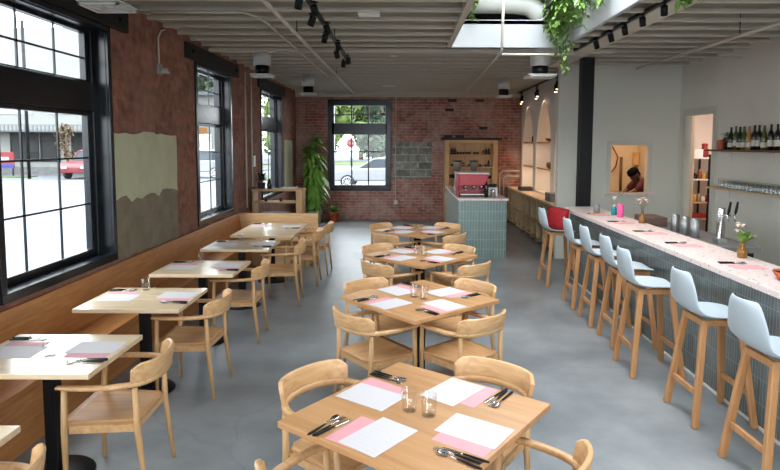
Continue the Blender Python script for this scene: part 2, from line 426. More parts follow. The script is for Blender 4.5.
class Proto:
    """first use moves the prototype, later uses copy it"""
    def __init__(s, root): s.root = root; s.used = False
    def put(s, loc, rz, label, group=None, rot=None):
        o = copy_tree(s.root) if s.used else s.root; s.used = True
        o.location = loc; o.rotation_euler = rot if rot else (0, 0, rz); o['label'] = label
        if group: o['group'] = group
        elif 'group' in o: del o['group']
        return o

# ================================================================= SETTING
WX, WR, YB, ZC, ZD = -2.75, 4.73, 15.3, 3.30, 3.60
struct('floor', B(WX-.35, WR+1.6, -3.2, YB+.3, -.1, 0), FLOORM)
# left wall with openings (window openings z .9 - 3.0)
mb = MB()
ys = [-3.2]
for a, b in WINS: ys += [a+.05, b-.05]
ys.append(YB+.3)
for i in range(0, len(ys), 2): mb.box(WX-.24, WX, ys[i], ys[i+1], -.1, 4.5)
for a, b in WINS:
    mb.box(WX-.24, WX, a+.05, b-.05, -.1, .90); mb.box(WX-.24, WX, a+.05, b-.05, 3.02, 4.5)
struct('wall_left', mb, BRICKL)
# back wall with one window opening
BWX0, BWX1 = -1.87, -.36
mb = MB()
mb.box(WX-.32, BWX0, YB, YB+.3, -.1, 4.5).box(BWX1, 3.5, YB, YB+.3, -.1, 4.5)
mb.box(BWX0, BWX1, YB, YB+.3, -.1, .82).box(BWX0, BWX1, YB, YB+.3, 3.04, 4.5)
struct('wall_back', mb, BRICKB)
# front wall behind the camera: storefront glazing
mb = MB(); mb.box(WX-.32, 5.0, -3.3, -3.18, 0, .25).box(WX-.32, 5.0, -3.3, -3.18, 3.2, 4.5)
for x in (-2.75, -.9, 1.0, 2.9, 4.75): mb.box(x-.06, x+.06, -3.3, -3.18, .25, 3.2)
struct('wall_front', mb, FRAME)
# right wall with pantry doorway
mb = MB(); DY0, DY1, DZ = 9.06, 9.92, 2.46
mb.box(WR, WR+.08, -3.3, DY0, 0, 4.5).box(WR, WR+.08, DY1, 10.3, 0, 4.5).box(WR, WR+.08, DY0, DY1, DZ, 4.5)
struct('wall_right', mb, WALLW)
mb = MB()
mb.box(WR-.025, WR, DY0-.11, DY0, 0, DZ+.11).box(WR-.025, WR, DY1, DY1+.11, 0, DZ+.11).box(WR-.025, WR, DY0, DY1, DZ, DZ+.11)
mb.box(WR, WR+.08, DY0-.005, DY0+.01, 0, DZ).box(WR, WR+.08, DY1-.01, DY1+.005, 0, DZ)
struct('trim_1', mb, WALLG, bevel=.004)
# wall with the kitchen pass-through
PX0, PX1, PZ0, PZ1 = 3.565, 4.20, 1.16, 1.97
mb = MB()
mb.box(2.66, PX0, 10.18, 10.3, 0, 4.5).box(PX1, WR+.14, 10.18, 10.3, 0, 4.5).box(PX0, PX1, 10.18, 10.3, 0, PZ0).box(PX0, PX1, 10.18, 10.3, PZ1, 4.5)
struct('wall_bar', mb, PILAST)
mb = MB()
mb.box(PX0-.07, PX0, 10.155, 10.18, PZ0-.02, PZ1+.07).box(PX1, PX1+.07, 10.155, 10.18, PZ0-.02, PZ1+.07).box(PX0, PX1, 10.155, 10.18, PZ1, PZ1+.07)
struct('trim_2', mb, WALLG, bevel=.004)
struct('trim_3', B(PX0-.1, PX1+.12, 10.08, 10.32, PZ0-.045, PZ0), TERRZ, bevel=.004)
# arch wall
AX = 3.05
mb = MB()
def arch_top(y, y0, y1):
    c = (y0+y1)/2; hw = (y1-y0)/2; d = abs(y-c)/hw
    return 1.75+(2.90-1.75)*math.sqrt(max(0, 1-d**1.55))**1.05
arches = [(13.88, 15.16), (12.22, 13.62), (10.5, 11.95)]
edges = [10.3, 10.5, 11.95, 12.22, 13.62, 13.88, 15.16, YB]
for a, b in ((10.3, 10.5), (11.95, 12.22), (13.62, 13.88), (15.16, YB)): mb.box(AX, AX+.33, a, b, 0, 4.5)
for a, b in arches:
    mb.box(AX, AX+.33, a, b, 0, .93)
    N = 28; V = []
    for i in range(N+1):
        y = a+(b-a)*(.5-.5*math.cos(PI*i/N)); z = arch_top(y, a, b)
        V.append([mb.bm.verts.new(p) for p in ((AX, y, 4.5), (AX, y, z), (AX+.33, y, z))])
    for p, q in zip(V, V[1:]):
        mb._f([p[0], p[1], q[1], q[0]]); mb._f([p[1], p[2], q[2], q[1]])
mb.box(AX+.33, AX+.40, 10.3, YB, 0, 4.5)
struct('wall_arches', mb, ARCHW)
# kitchen and pantry enclosures
mb = MB(); mb.box(3.46, 5.04, 12.6, 12.7, 0, 3.0).box(3.46, 3.52, 10.3, 12.6, 0, 3.0).box(4.98, 5.04, 10.3, 12.6, 0, 3.0).box(3.46, 5.04, 10.3, 12.7, 3.0, 3.06)
struct('wall_kitchen', mb, KITW)
mb = MB(); mb.box(5.04, 6.7, 11.95, 12.05, 0, 3.0).box(6.6, 6.7, 8.0, 12.0, 0, 3.0).box(WR+.14, 6.7, 8.0, 8.1, 0, 3.0).box(WR+.14, 6.7, 8.0, 12.05, 3.0, 3.06).box(4.81, 4.98, 10.3, 10.36, 0, 3).box(5.04, 5.06, 10.3, 11.95, 0, 3)
struct('wall_pantry', mb, PANW)
struct('floor_pantry', B(6.2, 6.8, 8, 12.1, -.1, 0), FLOORM)
# ceiling: deck + joists, with the raised opening
OX0, OX1, OY1 = .66, 2.15, 8.2
mb = MB()
mb.box(WX, OX0, -3.2, OY1, ZD, ZD+.05).box(OX1+.05, WR, -3.2, OY1, ZD, ZD+.05).box(WX, WR, OY1, YB, ZD, ZD+.05)
struct('ceiling', mb, DECK)
fl = MB(); wb = MB(); y = -3.0
while y < YB-.1:
    segs = [(WX, WR)] if y > OY1+.06 else [(WX, OX0-.07), (OX1+.05, WR)]
    if abs(y-8.6) < .2: segs = [(WX, 1.79), (2.13, WR)]
    for a, b in segs:
        fl.box(a, b, y-.032, y+.032, ZC, ZC+.035).box(a, b, y-.032, y+.032, ZD-.035, ZD); wb.box(a, b, y-.006, y+.006, ZC+.035, ZD-.035)
    y += .432
struct('ceiling_joist_flange', fl, BEAM); struct('ceiling_joist_web', wb, CEIL)
struct('trim_14', B(WX, WX+.03, -3.2, YB, ZC+.04, ZD), CEIL)
# raised roof over the opening with its skylight
mb = MB()
mb.box(-.6, 3.4, 8.0, 11.5, 4.40, 4.46).box(-.6, 3.4, -3.2, .6, 4.40, 4.46).box(-.6, OX0, .6, 8.0, 4.4, 4.46).box(OX1, 3.4, .6, 8.0, 4.4, 4.46)
mb.box(-.66, -.6, -3.2, 11.5, ZD, 4.46).box(3.4, 3.46, -3.2, 11.5, ZD, 4.46).box(-.6, 3.4, 11.5, 11.56, ZD, 4.46)
y = 8.2
while y < 11.4: mb.box(-.6, 3.4, y-.025, y+.025, 4.15, 4.40); y += .45
struct('ceiling_raised', mb, DECK)
# opening fascias
mb = MB(); mb.box(OX0-.04, OX1+.04, OY1, OY1+.05, ZC-.01, 3.66); struct('trim_4', mb, FASC, bevel=.004)
mb = MB(); mb.box(OX1, OX1+.05, -3.2, OY1, ZC-.01, 4.2); struct('trim_5', mb, FASC, bevel=.004)
mb = MB(); mb.box(OX0-.07, OX0, -3.2, OY1, ZC-.01, 3.62); struct('trim_6', mb, CEIL, bevel=.004)
struct('trim_7', B(WX, 3.0, OY1+.3, OY1+.42, ZC-.03, ZC+.02), BEAM)   # bulkhead strip behind the fascia
struct('trim_8', B(WX, 3.05, YB-.05, YB, 3.17, ZC+.1), BEAM)
# steel-grey beam over the bar
tag(B(2.44, 2.70, -3.1, 10.17, ZC-.02, ZC+.2).obj('ceiling_beam', BEAM, bevel=.006), 'long grey painted beam under the ceiling above the bar', 'beam')
# windows on the left wall
def side_window(n, y0, y1):
    xo = WX+.02; xg = WX-.14
    f = MB()
    f.box(WX-.005, xo, y0, y1, .86, .93).box(WX-.005, xo, y0, y1, 3.0, 3.05)
    f.box(WX-.005, xo, y0, y0+.06, .93, 3.0).box(WX-.005, xo, y1-.06, y1, .93, 3.0)
    f.box(WX-.25, WX-.005, y0+.03, y0+.06, .9, 3.02).box(WX-.25, WX-.005, y1-.06, y1-.03, .9, 3.02)
    f.box(WX-.25, WX-.005, y0+.05, y1-.05, .88, .93).box(WX-.25, WX-.005, y0+.05, y1-.05, 2.99, 3.02)
    win = struct('window_%d' % n, f, FRAME, bevel=.004)
    a, b = y0+.06, y1-.06                     # frame opening
    ga, gb = y0+.14, y1-.195                   # glass
    s = MB(); s.box(xg-.06, xg+.06, a, b, 2.26, 2.52)
    s.box(xg-.04, xg+.045, a, ga, .93, 3.0).box(xg-.04, xg+.045, gb+.06, b, .93, 3.0)
    s.box(xg-.03, xg+.02, gb, gb+.06, .93, 3.0)
    for z0, z1 in ((.93, 2.26), (2.52, 3.0)):
        s.box(xg-.04, xg+.03, ga, gb, z0, z0+.065 if z0 < 1 else z0+.02).box(xg-.04, xg+.03, ga, gb, z1-.04, z1)
    struct('sash', s, FRAME, win, bevel=.004)
    m = MB()
    for yy in (gb-(gb-ga)*.344, gb-(gb-ga)*.71):
        m.box(xg-.006, xg+.008, yy-.008, yy+.007, .99, 2.24); m.box(xg-.006, xg+.008, yy-.008, yy+.007, 2.53, 2.97)
    for z in (1.417, 1.838, 2.735): m.box(xg-.006, xg+.008, ga, gb, z-.008, z+.008)
    struct('muntin', m, FRAME, win)
    struct('pane', B(xg-.004, xg, a+.02, b-.1, .96, 2.98), PANE, win)
    return win
for i, (a, b) in enumerate(WINS): side_window(i+1, a, b)
# back window
f = MB(); y0 = YB-.02
X0, X1, Z0, Z1 = -1.925, -.31, .765, 3.10
f.box(X0, X1, y0-.01, YB+.02, Z0, Z0+.15).box(X0, X1, y0-.01, YB+.02, Z1-.15, Z1).box(X0, X0+.16, y0-.01, YB+.02, Z0+.15, Z1-.15).box(X1-.14, X1, y0-.01, YB+.02, Z0+.15, Z1-.15)
f.box(X0+.1, X1-.1, y0-.01, YB+.12, 2.215, 2.505)
f.box(X0+.06, X0+.16, YB+.02, YB+.14, Z0+.1, Z1-.1).box(X1-.14, X1-.06, YB+.02, YB+.14, Z0+.1, Z1-.1).box(X0+.06, X1-.06, YB+.02, YB+.14, Z0+.06, Z0+.15).box(X0+.06, X1-.06, YB+.02, YB+.14, Z1-.15, Z1-.06)
win = struct('window_6', f, FRAME, bevel=.005)
m = MB()
for k in (1, 2):
    xx = -1.757+1.30*k/3
    m.box(xx-.017, xx+.017, YB+.06, YB+.09, Z0+.1, 2.25); m.box(xx-.017, xx+.017, YB+.06, YB+.09, 2.45, Z1-.1)
m.box(-1.8, -.42, YB+.06, YB+.09, 1.775-.014, 1.775+.014).box(-1.8, -.42, YB+.06, YB+.09, 2.72-.014, 2.72+.014)
struct('muntin', m, FRAME, win); struct('pane', B(-1.8, -.42, YB+.1, YB+.104, .9, 3.0), PANE, win)
# storefront pane
struct('window_7', B(WX, 4.73, -3.26, -3.255, .25, 3.2), PANE)
# dark lintels above the side windows
for i, (a, b, nmz) in enumerate(((3.0, 5.95, 'nearest'), (7.55, 9.88, 'middle'), (11.3, 13.8, 'farthest'))):
    t_ = thing('lintel', 'dark timber lintel above the %s tall left wall window' % nmz, 'lintel', (WX, (a+b)/2, 3.05))
    B(-.02, .045, -(b-a)/2, (b-a)/2, 0, .2).obj('lintel_board', DARKW, t_, bevel=.006)
    for s in (-1, 1):
        MB().tube([(.04, s*((b-a)/2-.18), .1), (.075, s*((b-a)/2-.18), .1)], .022, 8).obj('bolt', BLACK, t_)
# plaster patches on the left wall
def jag(y0, y1, z0, z1, amp, seed, n=14):
    rnd = random.Random(seed); P = []
    for i in range(n+1): P.append((y0+(y1-y0)*i/n, z1+rnd.uniform(-amp, amp)*.5))
    for i in range(1, 6): P.append((y1+rnd.uniform(-amp, amp)*.25, z1+(z0-z1)*i/6))
    for i in range(n, -1, -1): P.append((y0+(y1-y0)*i/n, z0+rnd.uniform(-amp, amp)))
    for i in range(5, 0, -1): P.append((y0+rnd.uniform(-amp, amp)*.1, z1+(z0-z1)*i/6))
    return P
struct('trim_9', MB().poly([(WX, y, z) for y, z in jag(5.63, 7.18, .84, 1.46, .02, 3)], (.008, 0, 0)), TAN)
struct('trim_10', MB().poly([(WX, y, z) for y, z in jag(5.63, 7.17, 1.42, 2.08, .045, 4)], (.016, 0, 0)), SAGE)
struct('trim_11', MB().poly([(WX, y, z) for y, z in jag(13.75, 14.7, .9, 2.05, .03, 5)], (.016, 0, 0)), SAGE)
struct('trim_12', MB().poly([(x, YB, z) for x, z in jag(-.26, .74, 1.08, 2.03, .02, 6)], (0, -.012, 0)), BLOCKS)
# flat dark slabs on back wall, painted shade of missing-brick pockets
mb = MB()
for x, z in ((1.25, 3.1), (1.18, 2.86), (2.05, 2.4), (1.95, 3.1), (1.15, 2.18), (1.45, 2.18)): mb.box(x-.1, x+.12, YB-.006, YB+.01, z-.045, z+.03)
struct('trim_13', mb, DARKWX)

# ================================================================= BANQUETTE
t_ = thing('banquette_bench', 'long orange-brown wooden banquette along the left window wall', 'bench', (0, 0, 0))
yb0, yb1 = .2, 9.80
MB().poly([(WX+.02, yb0, .44), (WX+.10, yb0, .44), (WX+.035, yb0, .825), (WX+.02, yb0, .825)], (0, yb1-yb0, 0)).obj('backrest', BENCH, t_, bevel=.003)
B(WX+.06, -2.36, yb0, yb1-.08, .405, .445).obj('seat', BENCH, t_, bevel=.005)
B(WX+.02, -2.42, yb0, yb1-.08, 0, .405).obj('base', BENCH, t_)
B(-2.36, -1.46, 9.36, yb1-.06, .405, .445).obj('seat', BENCHX, t_, bevel=.005)
B(-2.42, -1.50, 9.42, yb1-.04, 0, .405).obj('base', BENCHX, t_)
mb = MB()
for k in range(5): mb.box(WX+.04, -1.40, 9.745, 9.80, .0+.165*k+.002, .165*(k+1)-.002)
mb.box(WX+.04, -1.405, 9.76, 9.79, 0, .82)
mb.obj('end_panel', BENCHX, t_, bevel=.003)

# ================================================================= TABLES
def make_table(name, wx, wy, top, label, cat='table', group=None):
    r = thing(name, label, cat, group=group)
    B(-wx/2, wx/2, -wy/2, wy/2, .72, .75).obj('tabletop', top, r, bevel=.003)
    B(-.036, .036, -.036, .036, .02, .70).obj('pedestal', BLACK, r, bevel=.004)
    B(-.16, .16, -.16, .16, .70, .72).obj('mounting_plate', BLACK, r)
    MB().lathe([(.21, 0), (.213, .006), (.20, .018), (.05, .028)], n=40).obj('base_disc', BLACK, r)
    return r
CT = [(.078, 2.625, .149, 'nearest diagonal table', 'large foreground square oak table set diagonally with four place settings'),
      (.136, 4.656, -.078, 'second diagonal table', 'square oak table set diagonally just behind the foreground table'),
      (.20, 6.50, .0, 'third diagonal table', 'square oak table set diagonally, third from front of the room'),
      (.212, 8.42, .077, 'farthest diagonal table', 'farthest square oak table set diagonally beside the tiled coffee counter')]
p = Proto(make_table('dining_table', .9, .9, TABLE, ''))
for x, y, th, nme, lab in CT: p.put((x, y, 0), th+PI/4, lab, 'square oak tables down the middle')
WT = [(-2.05, 2.15, 'front corner window table', 'pale window table mostly cut off by the lower left corner'),
      (-2.058, 3.379, 'large window table', 'glossy pale rectangular table below the big front window'),
      (-2.045, 4.613, 'second clear window table', 'glossy pale rectangular table beside the sage plaster patch, nearer one'),
      (-1.98, 5.79, 'third clear window table', 'glossy pale rectangular table at the far end of the sage plaster patch'),
      (-1.95, 7.11, 'fourth clear window table', 'glossy pale rectangular table before the second window, next to the long table')]
p = Proto(make_table('window_table', .79, .66, TABLEP, ''))
for x, y, nme, lab in WT: p.put((x, y, 0), 0, lab, 'small tables along the banquette')
t5 = make_table('long_table', .84, 1.30, TABLEP, 'longer table at the banquette corner by the wooden end panel')
t5.location = (-1.88, 8.45, 0)

# ================================================================= ARMCHAIRS (face +y)
def make_chair():
    r = thing('armchair', '', 'chair')
    # seat: dished, rounded
    mb = MB(); N = 12; top = []; bot = []
    for j in range(N+1):
        y = -.215+.44*j/N; row = []; rb = []
        hw = .205+.045*(j/N)
        if j == 0: hw -= .05
        if j == N: hw -= .02
        for i in range(N+1):
            u = -1+2*i/N
            z = .452-.012*(1-u*u)*(1-(2*j/N-1)**2)+(.004 if j == N else 0)
            row.append(mb.bm.verts.new((hw*u, y+(.0 if abs(u) < 1 else 0), z))); rb.append(mb.bm.verts.new((hw*u*.96, y*.96, .428)))
        top.append(row); bot.append(rb)
    for j in range(N):
        for i in range(N):
            mb._f([top[j][i], top[j][i+1], top[j+1][i+1], top[j+1][i]], True); mb._f([bot[j][i], bot[j+1][i], bot[j+1][i+1], bot[j][i+1]])
    for j in range(N):
        for s in (0, N): mb._f([top[j][s], top[j+1][s], bot[j+1][s], bot[j][s]])
    for i in range(N):
        for s in (0, N): mb._f([top[s][i], top[s][i+1], bot[s][i+1], bot[s][i]])
    mb.obj('seat', OAKY, r)
    mb = MB()
    mb.box(-.215, .215, .155, .178, .385, .43).box(-.195, .195, -.20, -.178, .385, .43)
    for s in (-1, 1): mb.bar((s*.225, .18, .405), (s*.20, -.20, .405), .02, .045)
    mb.obj('seat_frame', OAK, r, bevel=.003)
    for s in (-1, 1):
        MB().tube([(s*.235, .205, 0), (s*.24, .20, .40), (s*.252, .185, .655)], [.0115, .019, .016], 12).obj('leg', OAKZ, r)
        MB().tube([(s*.225, -.25, 0), (s*.218, -.205, .40), (s*.226, -.20, .65)], [.0115, .019, .016], 12).obj('leg', OAKZ, r)
    # arm rail: U sweep
    half = [(.25, .225), (.262, .15), (.27, .05), (.266, -.06), (.247, -.15), (.205, -.225), (.14, -.268), (.07, -.285), (0, -.29)]
    path = half+[(-x, y) for x, y in half[-2::-1]]
    # densify
    pts = []
    def cr_(p0, p1, p2, p3, t): return tuple(.5*((2*b)+(-a+c)*t+(2*a-5*b+4*c-d)*t*t+(-a+3*b-3*c+d)*t**3) for a, b, c, d in zip(p0, p1, p2, p3))
    for i in range(len(path)-1):
        a = path[max(i-1, 0)]; b = path[i]; c = path[i+1]; d = path[min(i+2, len(path)-1)]
        for k in range(3): pts.append(cr_(a, b, c, d, k/3))
    pts.append(path[-1])
    n = len(pts); rings = []; nr = []
    for i, (x, y) in enumerate(pts):
        a = pts[max(i-1, 0)]; b = pts[min(i+1, n-1)]
        d = Vector((b[0]-a[0], b[1]-a[1], 0)).normalized(); nr.append(Vector((-d.y, d.x, 0)))
        f = abs(2*i/(n-1)-1)           # 1 at the arm tips, 0 at the back centre
        wdt = .019+.006*max(0, (f-.45)/.55); hgt = .013+.006*(1-f)
        if f > .93: wdt *= .8; hgt *= .75
        z = .662+.012*(1-f)
        rings.append([Vector((x, y, z))+nr[-1]*wdt*math.copysign(abs(math.cos(q))**.7, math.cos(q))+Vector((0, 0, hgt*math.copysign(abs(math.sin(q))**.7, math.sin(q)))) for q in [2*PI*k/12 for k in range(12)]])
    mb = MB(); mb.ring_loft(rings); mb.obj('armrest', OAK, r)
    # curved backrest panel
    mb = MB(); rings = []
    idx = [i for i in range(n) if abs(2*i/(n-1)-1) < .47]
    m_ = len(idx)
    for k, i in enumerate(idx):
        e = min(k, m_-1-k)
        x, y = pts[i]; z0 = .655; z1 = .788-(.0 if e > 1 else (.012 if e == 1 else .034))
        nn = nr[i]; lean = Vector((-x*.05, 0, 0))
        bk = Vector((x, y, 0)).normalized()*.022
        th_ = .0115
        pr = []
        for (zz, o_) in ((z0, 0), ((z0+z1)/2, .6), (z1, 1)):
            pr.append((zz, bk*o_))
        ring = [Vector((x, y, zz))+o_+nn*th_ for zz, o_ in pr]+[Vector((x, y, pr[-1][0]+.006))+pr[-1][1]]+[Vector((x, y, zz))+o_-nn*th_ for zz, o_ in reversed(pr)]
        rings.append(ring)
    mb.ring_loft(rings); mb.obj('backrest', OAK, r, bevel=.002)
    return r
chair = Proto(make_chair()); chair.root.scale = (.95, .96, .972)
# centre table chairs: measured positions of each back panel's centre
seats = ('far left', 'far right', 'near left', 'near right')
backs = [[(-.53, 3.10), (.50, 3.15), (-.45, 2.04), (.64, 2.11)],
         [(-.39, 5.12), (.65, 5.11), (-.34, 4.10), (.625, 4.10)],
         [(-.36, 7.07), (.66, 6.95), (-.29, 5.92), (.83, 5.97)],
         [(-.38, 8.98), (.74, 9.02), (-.28, 7.87), (.77, 7.90)]]
for (tx, ty, th, nme, _), bs in zip(CT, backs):
    for s, (bx, by) in zip(seats, bs):
        ang = {'far right': th+PI/4, 'far left': th+3*PI/4, 'near left': th+5*PI/4, 'near right': th-PI/4}[s]
        n_ = Vector((math.cos(ang), math.sin(ang)))
        rel = Vector((bx-tx, by-ty)); t2 = Vector((-n_.y, n_.x)); lat = max(-.03, min(.03, rel.dot(t2)))
        c = Vector((tx, ty))+n_*max(rel.dot(n_)-.28, .462)+t2*lat
        chair.put((c.x, c.y, 0), ang+PI/2+random.uniform(-.04, .04), 'light oak armchair at the %s side of the %s' % (s, nme), 'light oak armchairs')
for (x, y, rz, lab) in ((-1.68, 2.08, 0, 'light oak armchair cut off by the lower left picture edge'),
        (-1.67, 3.37, .03, 'large light oak armchair at the big front window table'),
        (-1.69, 4.66, -.02, 'light oak armchair at the nearer table beside the plaster patch'),
        (-1.66, 5.92, .03, 'light oak armchair at the farther table beside the plaster patch'),
        (-1.50, 7.27, .06, 'light oak armchair at window table just before the long corner table'),
        (-1.42, 8.28, .02, 'light oak armchair at near end of the long corner table'),
        (-1.36, 9.02, -.03, 'light oak armchair at far end of the long corner table')):
    chair.put((x, y, 0), PI/2+rz, lab, 'light oak armchairs')

# ================================================================= PLACE SETTINGS
Z = .75
def paper_proto(name, cat, mat, w_, l_):
    o = B(-w_/2, w_/2, -l_/2, l_/2, 0, .0006).obj(name, mat); tag(o, '', cat); return o
white = Proto(paper_proto('menu_sheet', 'menu', PAPER, .20, .285))
pink = Proto(paper_proto('pink_sheet', 'napkin', PINK, .155, .245))
def make_cutlery(kind):
    r = thing(kind, '', 'cutlery')
    # lies along y, handle towards -y
    mb = MB(); rr = []
    for t, w_, h in ((0, .004, .003), (.01, .0075, .0045), (.06, .0065, .004), (.115, .0045, .003)):
        rr.append([Vector((w_*math.cos(q), -.105+t, .005+h*math.sin(q))) for q in [2*PI*k/8 for k in range(8)]])
    mb.ring_loft(rr); mb.obj('handle', BLACK, r)
    mb = MB()
    def strip(prof, lift=0):
        rings = []
        for y, w_, z in prof: rings.append([Vector((-w_, y, z)), Vector((0, y, z-lift*w_)), Vector((w_, y, z)), Vector((w_, y, z+.0014)), Vector((0, y, z+.0014-lift*w_)), Vector((-w_, y, z+.0014))])
        mb.ring_loft(rings)
    if kind == 'knife': strip([(.008, .004, .004), (.02, .007, .002), (.07, .009, .001), (.095, .006, .001), (.105, .001, .001)])
    elif kind == 'spoon': strip([(.008, .003, .005), (.05, .003, .007), (.06, .010, .006), (.078, .017, .005), (.095, .014, .006), (.105, .004, .008)], .25)
    else:
        strip([(.008, .003, .005), (.045, .003, .007), (.055, .010, .006), (.070, .011, .004)])
        for k in range(4): mb.box(-.011+.0062*k, -.0082+.0062*k, .069, .107, .004, .0055)
    mb.obj({'knife': 'blade', 'spoon': 'bowl', 'fork': 'tines'}[kind], STEEL, r)
    return r
cut = {k: Proto(make_cutlery(k)) for k in ('fork', 'knife', 'spoon')}
def setting(ox, oy, ang, lab, z=Z, s0=.29, wc=0.0, pk=True, wh=True):
    """ang = direction from the middle of the table towards the diner; wc = sideways centre"""
    S = Vector((math.cos(ang), math.sin(ang), 0)); W = Vector((S.y, -S.x, 0))   # w axis
    O = Vector((ox, oy, z)); rz = ang+PI/2
    j = lambda a=.008: random.uniform(-a, a)
    if pk:
        q = O+S*(s0+.02+j())+W*(wc+.095+j()); pink.put((q.x, q.y, z+.0002), rz+j(.05), 'pink paper sheet under the menu at '+lab, 'pink paper sheets')
    if wh:
        q = O+S*(s0+j())+W*(wc+j(.004)); white.put((q.x, q.y, z+.0012), rz+j(.06), 'white printed menu sheet at '+lab, 'white menu sheets')
    for k, (nme, dw) in enumerate((('knife', .205), ('fork', .228), ('spoon', .252))):
        q = O+S*(s0+.065+j(.012))+W*(wc+dw+j(.003)); cut[nme].put((q.x, q.y, z+.0012), rz+PI+j(.12)+PI, 'black handled steel %s at %s' % (nme, lab), 'black handled cutlery')
for (tx, ty, th, nme, _) in CT:
    for s, ang in (('far right', th+PI/4), ('far left', th+3*PI/4), ('near left', th+5*PI/4), ('near right', th-PI/4)):
        setting(tx, ty, ang, '%s side of %s' % (s, nme))
for x, y, nme, lab in WT[1:]:
    setting(x, y, 0, 'room side of %s' % nme, s0=.225, wc=-.09)
    setting(x, y, PI, 'wall side of %s' % nme, s0=.205, wc=.0)
setting(-1.88, 8.75, PI, 'wall side of long corner table', s0=.22)
setting(-1.88, 8.75, 0, 'room side of long corner table', s0=.22)
def make_tumbler():
    o = MB(); rings = [(.030, .0), (.033, .002), (.037, .10), (.0355, .10), (.031, .008), (.001, .008)]
    o.lathe(rings, n=20, cap=True); ob = o.obj('water_glass', TUMB); return tag(ob, '', 'glass')
tum = Proto(make_tumbler())
for (tx, ty, th, nme, _) in CT:
    for k, (u, v, wd) in enumerate(((-.012, .045, 'left'), (.0, -.055, 'right'))):
        a = th+PI/4
        q = (tx+u*math.cos(a)-v*math.sin(a), ty+u*math.sin(a)+v*math.cos(a), Z)
        tum.put(q, 0, '%s of two clear water glasses in middle of %s' % (wd, nme), 'clear water glasses')
for (x, y, nme, _), (dx, dy) in zip(WT[1:], ((.03, -.06), (-.10, .26), (-.10, .24), (-.08, .22))):
    tum.put((x+dx, y+dy, Z), 0, 'single clear water glass on %s' % nme, 'clear water glasses')

# ================================================================= BAR
t_ = thing('bar_counter', 'long tiled bar with pink terrazzo top on the right', 'bar', (2.5, 3.8, 0))
def L_(mb, *a, **k):
    o = mb.obj(*a, **k); return o
o = B(2.50, 2.78, -.8, 8.80, .0, 1.005).obj('tiled_front', TILEY, t_); o.location = (-2.5, -3.8, 0)
o = B(2.385, 2.90, -.85, 8.86, 1.005, 1.05).obj('countertop', TERRZ, t_, bevel=.004); o.location = (-2.5, -3.8, 0)
o = B(2.49, 2.50, -.8, 8.80, 0, .02).obj('kick_strip', WALLW, t_); o.location = (-2.5, -3.8, 0)
tag(B(2.69, 2.87, 9.0, 9.18, 0, ZC-.02).obj('steel_column', BLACK, bevel=.005), 'tall black square column beyond the far end of the bar', 'column')
# stools (face +y)
def make_stool():
    r = thing('bar_stool', '', 'stool')
    prof = [(-.285, 1.09), (-.283, 1.04), (-.272, .97), (-.255, .90), (-.230, .835), (-.185, .785), (-.12, .765), (-.03, .760), (.06, .762), (.14, .768), (.185, .764), (.20, .752)]
    wid = [.125, .165, .19, .203, .21, .213, .213, .212, .208, .198, .175, .14]
    mb = MB(); n = 10; V = []
    for (y, z), wd in zip(prof, wid):
        back = max(0, min(1, (z-.80)/.12)) if y < -.1 else 0
        row = []
        for i in range(n+1):
            u = -1+2*i/n
            row.append(mb.bm.verts.new((wd*u, y+back*.045*u*u, z+(1-back)*.028*abs(u)**3*(1 if y < .12 else .3))))
        V.append(row)
    for a, b in zip(V, V[1:]):
        for i in range(n): mb._f([a[i], a[i+1], b[i+1], b[i]], True)
    mb.obj('seat_shell', SHELL, r, solid=.013, sub=1)
    for sx in (-1, 1):
        for sy in (-1, 1):
            MB().bar((sx*.215, sy*.21, 0), (sx*.125, sy*.13, .745), .036, .046).obj('leg', STOOLW, r, bevel=.006)
    for sy in (-1, 1): MB().bar((-.188, sy*.185, .235), (.188, sy*.185, .235), .042, .024).obj('footrest', STOOLW, r, bevel=.004)
    mb = MB(); mb.box(-.14, .14, -.15, -.12, .705, .748).box(-.14, .14, .12, .15, .705, .748).box(-.14, -.11, -.12, .12, .705, .748).box(.11, .14, -.12, .12, .705, .748)
    mb.obj('seat_frame', STOOLW, r, bevel=.003)
    return r
st = Proto(make_stool())
order = ['nearest', 'second nearest', 'third nearest', 'middle', 'third farthest', 'second farthest']
for k, y in enumerate((3.42, 4.215, 5.10, 5.82, 6.50, 7.18)):
    st.put((2.17 if k == 2 else 2.255, y, 0), -PI/2+random.uniform(-.04, .04), '%s empty pale blue stool along the tiled bar' % order[k], 'pale bar stools')
st.put((2.22, 8.36, 0), -PI/2+.05, 'pale stool holding the red cushion at the far end of the bar', 'pale bar stools')
# cushion: puffed square
mb = MB(); n = 10
G = {}
for s in (1, -1):
    for j in range(n+1):
        for i in range(n+1):
            u, v = -1+2*i/n, -1+2*j/n
            h = .07*((1-u**4)*(1-v**4))**.6
            pin = 1-.07*(1-max(abs(u), abs(v))**2*0)*(1-abs(abs(u)-abs(v)))*max(abs(u), abs(v))
            if s == -1 and (abs(u) == 1 or abs(v) == 1): G[(s, i, j)] = G[(1, i, j)]; continue
            G[(s, i, j)] = mb.bm.verts.new((.175*u*pin, s*h, .165*v*pin))
    for j in range(n):
        for i in range(n): mb._f([G[(s, i, j)], G[(s, i+1, j)], G[(s, i+1, j+1)], G[(s, i, j+1)]], True)
c = mb.obj('cushion', RED); c.location = (2.19, 8.34, .93); c.rotation_euler = (R(-14), R(4), -PI/2+.75)
tag(c, 'red square cushion leaning on the farthest bar stool', 'cushion')
# place settings on the bar
for k, y in enumerate((3.55, 4.35, 5.30, 6.05, 6.85, 7.65)):
    setting(2.86, y, PI, 'bar before the %s stool' % order[k], z=1.05, s0=.21, wc=.02, wh=False)
